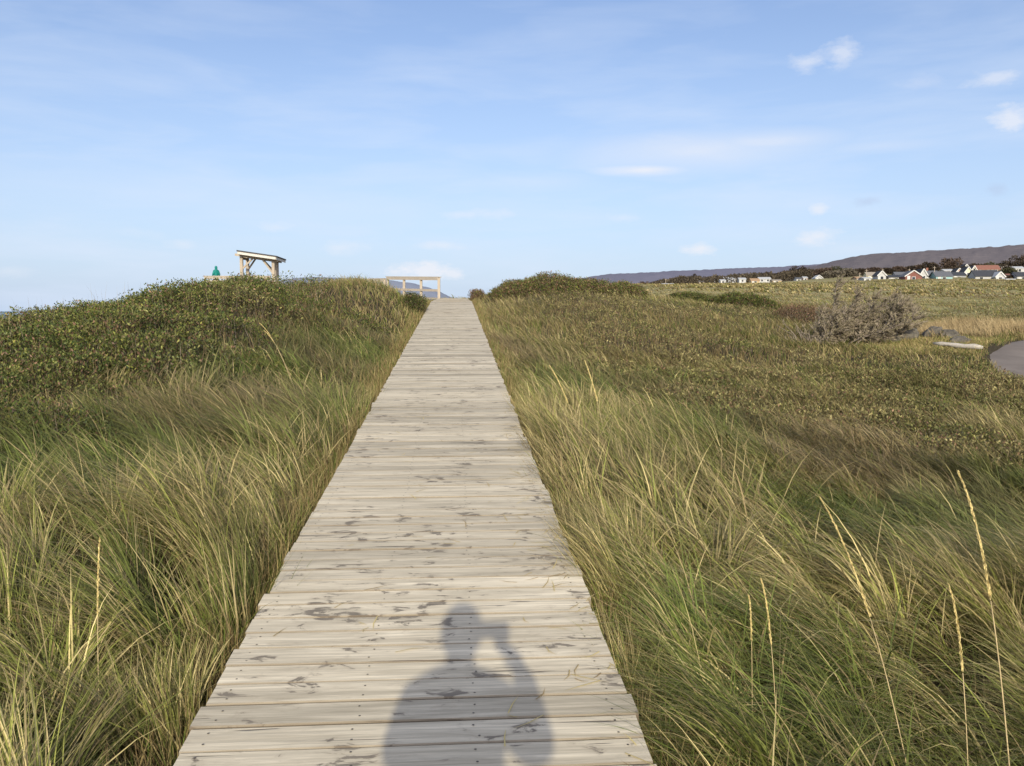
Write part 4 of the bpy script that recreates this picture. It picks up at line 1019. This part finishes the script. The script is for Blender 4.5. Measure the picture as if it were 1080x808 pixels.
H_(818, 294.2, 298, 9, 1.2, 430, 'tan', 'beige', 'flat beige building right of the long white-roofed one')
H_(795.3, 293, 297.5, 8.5, 2.4, 430, 'tan', 'tanroof', 'yellowish tan house in the left part of the village')
H_(782, 292.2, 297.5, 7, 1.6, 520, 'white', 'light', 'white house left of the yellowish tan one')
H_(769, 291.6, 297.5, 12, 2.2, 540, 'white', 'light', 'pale greenish-white roofed building in the far left of the village')
H_(761.5, 294, 298.5, 5, 1.2, 500, 'white', 'light', 'low white building beside the pale greenish one')
H_(750, 292.6, 298.5, 6, 2.0, 560, 'white', 'grey', 'small white gabled house near the left end of the wood', gable=True)
H_(740, 295.5, 299.5, 8, 1.2, 560, 'pink', 'light', 'low pinkish building before the dark strip of wood')
H_(722, 299, 301.5, 6, .9, 420, 'white', 'light', 'tiny white cottage right of the leftmost building')
H_(704, 298.2, 301.5, 12, 1.2, 480, 'white', 'light', 'leftmost low cream-white building of the village')
# poles
for px, y0, Z in ((702, 294, 470), (906.5, 287.5, 320), (913.5, 284, 330), (930.5, 283.5, 345), (985, 281, 300), (958.5, 283.5, 340)):
    a = at(px, 299, Z); b_ = at(px, y0, Z); z = tz(a.x, a.y); q = MB(); q.tube([(a.x, a.y, z - .5), (a.x, a.y, b_.z)], [.16, .10], 6); q.box((a.x, a.y, b_.z - .5), (1.1, .08, .08))
    o = q.build('utility_pole', M_POST); tag(o, {702: 'lone utility pole at the left end of the village', 906.5: 'utility pole by the small tan cottage', 913.5: 'utility pole above the low white cottage', 930.5: 'utility pole behind the narrow white gable', 985: 'pale pole above the white house with chimney', 958.5: 'utility pole behind the red house'}[px], 'utility pole')

def tree(px, ytop, ybase, wpx, Z, cA, cB, label, n=900, name='bare_tree', lobes=5):
    k = Z / F; W = wpx * k; b = at(px, ybase, Z); zt = at(px, ytop, Z).z; z = min(tz(b.x, b.y), zt - 3); Hh = zt - z
    r = empty(name, (b.x, b.y, z), label, 'tree', 'brown trees around the village')
    mb = MB(); cen = []
    for i in range(lobes):
        f = (i + .5) / lobes - .5; cen.append((b.x + f * W * .75 + random.gauss(0, W * .05), b.y + random.gauss(0, W * .15), z + Hh * random.uniform(.55, .78) - abs(f) * Hh * .28, W / lobes * random.uniform(.75, 1.15), Hh * random.uniform(.22, .34)))
        mb.tube([(b.x + f * W * .25, b.y, z - .5), (b.x + f * W * .45, b.y, z + Hh * .3), cen[-1][:3]], [.28, .2, .07], 5)
    for i in range(22):
        c = random.choice(cen); a = Vector(c[:3]) + Vector((0, 0, -c[4] * .6)); e = Vector(c[:3]) + Vector((random.gauss(0, c[3] * .5), random.gauss(0, c[3] * .5), random.uniform(.1, .9) * c[4])); mb.tube([a, e], [.1, .03], 3, cap=False)
    mb.build('trunk', simple_trunk, r)
    cen = np.array(cen); idx = rng.integers(0, lobes, n); d = rng.normal(size=(n, 3)); d /= np.linalg.norm(d, axis=1)[:, None]; rad = rng.uniform(.45, 1.05, n) ** .6
    P = cen[idx, :3] + d * rad[:, None] * np.stack([cen[idx, 3], cen[idx, 3], cen[idx, 4]], 1)
    P[:, 2] = np.minimum(P[:, 2], zt + rng.normal(0, .15, n)); P[:, 2] = np.maximum(P[:, 2], z + .3)
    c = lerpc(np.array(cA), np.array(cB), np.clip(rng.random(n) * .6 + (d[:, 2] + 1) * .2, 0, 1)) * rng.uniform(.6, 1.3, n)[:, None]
    D = d + rng.normal(0, .7, (n, 3)); D /= np.linalg.norm(D, axis=1)[:, None]; ls = k * 1.7
    join_np([leaves(P, D, rng.uniform(.7, 1.6, n) * ls, rng.uniform(.35, .8, n) * ls, c)], 'crown', M_CROWN, r)
n = 26000; px_ = rng.uniform(686, 1100, n); Z_ = rng.uniform(520, 640, n)
top_ = np.interp(px_, [686, 700, 745, 800, 850, 900, 960, 1000, 1050, 1100], [299, 295.5, 292, 289.5, 286, 285.5, 284, 281.5, 281, 279]) + (fbm(px_, px_ * 0, 9, 4) - .5) * 6
py_ = top_ + (300 - top_) * rng.random(n) ** 1.5; a_ = (px_ - 540) / F * Z_; b2 = (404 - py_) / F * Z_
P = np.stack([a_, Z_ * cp + b2 * sp, EYE.z - Z_ * sp + b2 * cp], 1); c = lerpc(np.array((0.035, 0.028, 0.02)), np.array((0.13, 0.105, 0.07)), rng.random(n)) * (.6 + .8 * fbm(px_, Z_, 6, 3))[:, None]
D = rng.normal(size=(n, 3)); D /= np.linalg.norm(D, axis=1)[:, None]
tag(join_np([leaves(P, D, rng.uniform(.8, 2.0, n), rng.uniform(.5, 1.1, n), c)], 'village_woods', M_CROWN), 'long belt of brown leafless woods behind the village', 'woods', kind='stuff')
simple_trunk = simple('tree_bark', (0.09, 0.075, 0.06), .95, .3, 3)
DK = (0.030, 0.024, 0.018), (0.085, 0.065, 0.045); BR = (0.055, 0.040, 0.030), (0.14, 0.10, 0.075); GB = (0.085, 0.075, 0.055), (0.20, 0.17, 0.125); OL = (0.035, 0.038, 0.02), (0.10, 0.095, 0.05)
for i, (px, yt, yb, w, Z, cc, lab) in enumerate((
    (715, 292.5, 300, 20, 620, BR, 'leftmost brown clump of the low wood'), (732, 290.5, 299, 20, 640, DK, 'dark brown clump second from the left in the low wood'), (752, 290, 297, 22, 660, BR, 'brown tree above the small white gabled house'),
    (681, 295.5, 301, 12, 640, BR, 'small isolated brown trees left of the low wood'), (775, 291, 297, 16, 640, DK, 'dark tree above the pale greenish building'), (790, 290, 297, 18, 620, BR, 'brown tree above the tan house'),
    (808, 287.8, 296, 22, 620, DK, 'dark wide tree above the long white-roofed building'), (826, 286.5, 296, 18, 600, BR, 'brown tree left of the dark domed one'),
    (845, 280.5, 293, 26, 560, DK, 'dark domed tree, tallest in the left part'), (868, 282, 297, 18, 430, BR, 'brown tree just right of the lone white house'),
    (880, 281, 296, 26, 480, OL, 'olive-brown spreading tree behind the grey ones'), (876, 286.5, 298, 20, 400, GB, 'greyish rounded leafless tree nearest the field, left one'), (893, 284.5, 298, 24, 405, GB, 'greyish rounded leafless tree nearest the field, right one'),
    (905, 284, 296, 14, 440, DK, 'dark tree above the small tan cottage'), (921, 282, 292, 15, 450, BR, 'brown tree above the cream house'), (938, 283, 293, 14, 440, DK, 'dark tree above the long low white house'),
    (948, 281.5, 291, 16, 460, BR, 'brown tree behind the grey-roofed house'), (960, 280.8, 288, 14, 480, DK, 'dark tree behind the red house'), (971, 279.5, 288, 12, 470, BR, 'brown tree behind the tall narrow gable'),
    (982, 276.5, 289, 18, 460, DK, 'dark rounded tree behind the chimney house'), (1001, 272.5, 287, 24, 470, BR, 'large brown tree rising highest above the village centre'), (1012, 281.5, 290, 12, 420, DK, 'dark tree between the pink gable and cream gables'),
    (1031, 277.5, 284, 20, 560, DK, 'dark strip of trees left above the red-brown roof'), (1048, 277.5, 284, 18, 560, OL, 'olive trees right above the red-brown roof'), (1062, 283.5, 293, 18, 350, OL, 'olive brown hedge-like tree right of the white gabled wing'),
    (1070, 271, 284, 22, 430, DK, 'large dark tree at the upper right edge of the village'), (1086, 268, 284, 20, 430, BR, 'large brown tree touching the right edge of the view'), (1066, 290, 298, 10, 300, BR, 'brown bush beside the last white house'))):
    tree(px, yt, yb, w, Z, cc[0], cc[1], lab, n=1100, lobes=max(3, int(w / 4)))

# ------------------------------------------------------------------ light and sky
SUN_EL = R(20.6); ANTI = R(-1.9)          # shadows fall away from the camera
sun_dir = Vector((-math.sin(ANTI) * math.cos(SUN_EL), -math.cos(ANTI) * math.cos(SUN_EL), math.sin(SUN_EL)))
sl = bpy.data.lights.new('sun', 'SUN'); sl.energy = 4.1; sl.angle = R(.6); sl.color = (1.0, .92, .74)
so = bpy.data.objects.new('sun', sl); C.objects.link(so); so.rotation_euler = sun_dir.to_track_quat('Z', 'Y').to_euler()
w = bpy.data.worlds.new('World'); scene.world = w; w.use_nodes = True
nt = w.node_tree; nt.nodes.clear(); g = G(nt)
out = g.n('ShaderNodeOutputWorld'); bg = g.n('ShaderNodeBackground'); g.l(bg.outputs[0], out.inputs[0])
sky = g.n('ShaderNodeTexSky', sky_type='NISHITA'); sky.sun_disc = False; sky.sun_elevation = SUN_EL
sky.sun_rotation = math.atan2(sun_dir.x, sun_dir.y)
sky.air_density = 1.0; sky.dust_density = 1.2; sky.ozone_density = 2.0
vec = g.n('ShaderNodeTexCoord').outputs['Generated']
sp_ = g.n('ShaderNodeSeparateXYZ'); g.l(vec, sp_.inputs[0]); X_, Y_, Z_ = sp_.outputs
az = g.math('ARCTAN2', X_, Y_); el = g.math('ARCSINE', Z_)
comb = g.n('ShaderNodeCombineXYZ'); g.l(az, comb.inputs[0]); g.l(el, comb.inputs[1]); ae = comb.outputs[0]
nz = g.noise(g.mapping(ae, (38, 75, 1)), 1.0, 8, 0.62); nzf = g.noise(g.mapping(ae, (5, 26, 1)), 1.0, 5, 0.55, .3)
def azel(px, py):
    a = (px - 540) / F; b = (404 - py) / F; y = cp + b * sp; z = -sp + b * cp
    return math.atan2(a, y), math.atan2(z, math.hypot(a, y))
def blob(px, py, wx, wy, amp, soft=.5, edge=2.2):
    nz_ = nzf if wx > 49 else nz
    a, e = azel(px, py); dx = g.math('DIVIDE', g.math('SUBTRACT', az, a), wx / F); dy = g.math('DIVIDE', g.math('SUBTRACT', el, e), wy / F)
    d = g.math('SQRT', g.math('ADD', g.math('MULTIPLY', dx, dx), g.math('MULTIPLY', dy, dy)))
    d = g.math('ADD', d, g.math('MULTIPLY', g.math('SUBTRACT', nz_, .5), edge))
    m = g.math('DIVIDE', g.math('SUBTRACT', 1.0, d), soft, clamp=True)
    return g.math('MULTIPLY', m, amp)
white = None
for b in ((852, 66, 22, 10, .55, .9), (888, 55, 22, 14, .6, .9), (972, 87, 22, 8, .22, 1.0), (1044, 83, 24, 8, .55, .8), (1068, 124, 22, 12, .75, .7), (738, 263, 20, 7, .9, .8), (862, 250, 24, 10, .8, 1.), (864, 222, 10, 7, .7, .8), (445, 286, 38, 11, .95, .6), (476, 289, 16, 7, .8, .7),
          (500, 226, 46, 7, .42, 1.), (466, 259, 26, 6, .45, .9), (360, 261, 28, 9, .40, 1.), (292, 239, 20, 6, .35, 1.), (192, 258, 16, 6, .35, 1.), (150, 246, 26, 6, .2, 1.), (658, 230, 18, 6, .3, 1.), (10, 286, 24, 6, .3, 1.),
          (680, 179, 60, 7, .95, 1.), (735, 160, 150, 24, .80, 1.3), (800, 150, 100, 14, .6, 1.1), (560, 192, 80, 12, .22, 1.3), (120, 200, 160, 26, .2, 1.5), (330, 215, 180, 22, .22, 1.5), (930, 154, 60, 7, .25, 1.), (900, 262, 50, 9, .2, 1.)):
    m = blob(*b); white = m if white is None else g.math('MAXIMUM', white, m)
grey = g.math('MAXIMUM', blob(911, 212, 15, 6, .35, .8), blob(1050, 200, 10, 7, .3, .8))
veil = g.math('MULTIPLY', g.ramp(nzf, [(0.42, 0.0), (0.72, 1.0)]), g.ramp(el, [(0.0, .55), (0.18, .40), (0.42, .06)]))
hs = g.n('ShaderNodeHueSaturation'); hs.inputs['Saturation'].default_value = 1.0; g.l(sky.outputs[0], hs.inputs['Color'])
SKYS = 0.115
tint = g.mix(1.0, hs.outputs[0], (1.12, 1.12, 1.30), 'MULTIPLY')
# pale summer haze near the horizon
hz = g.ramp(el, [(0.0, 1.0), (0.10, .72), (0.30, .25), (0.6, 0.0)])
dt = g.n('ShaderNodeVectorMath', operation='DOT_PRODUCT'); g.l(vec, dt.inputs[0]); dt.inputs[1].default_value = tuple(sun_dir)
fill_glow = g.math('POWER', g.math('MULTIPLY_ADD', dt.outputs['Value'], .5, .5, clamp=True), 3.0)     # brightness added to the sky behind the camera to lift the shadows
tint = g.mix(1.0, tint, g.mix(fill_glow, (0, 0, 0), (7.5, 7.2, 7.2)), 'ADD')
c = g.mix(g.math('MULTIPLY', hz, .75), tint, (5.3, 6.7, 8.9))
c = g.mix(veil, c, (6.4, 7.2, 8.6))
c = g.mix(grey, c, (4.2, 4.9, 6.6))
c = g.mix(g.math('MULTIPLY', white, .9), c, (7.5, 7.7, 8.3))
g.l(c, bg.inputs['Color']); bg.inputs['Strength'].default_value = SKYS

scene.view_settings.view_transform = 'Standard'; scene.view_settings.look = 'None'; scene.view_settings.exposure = 0; scene.view_settings.gamma = 1
scene.cycles.max_bounces = 5; scene.cycles.diffuse_bounces = 2; scene.cycles.glossy_bounces = 2; scene.cycles.transmission_bounces = 2
scene.render.resolution_x = 1024; scene.render.resolution_y = 766
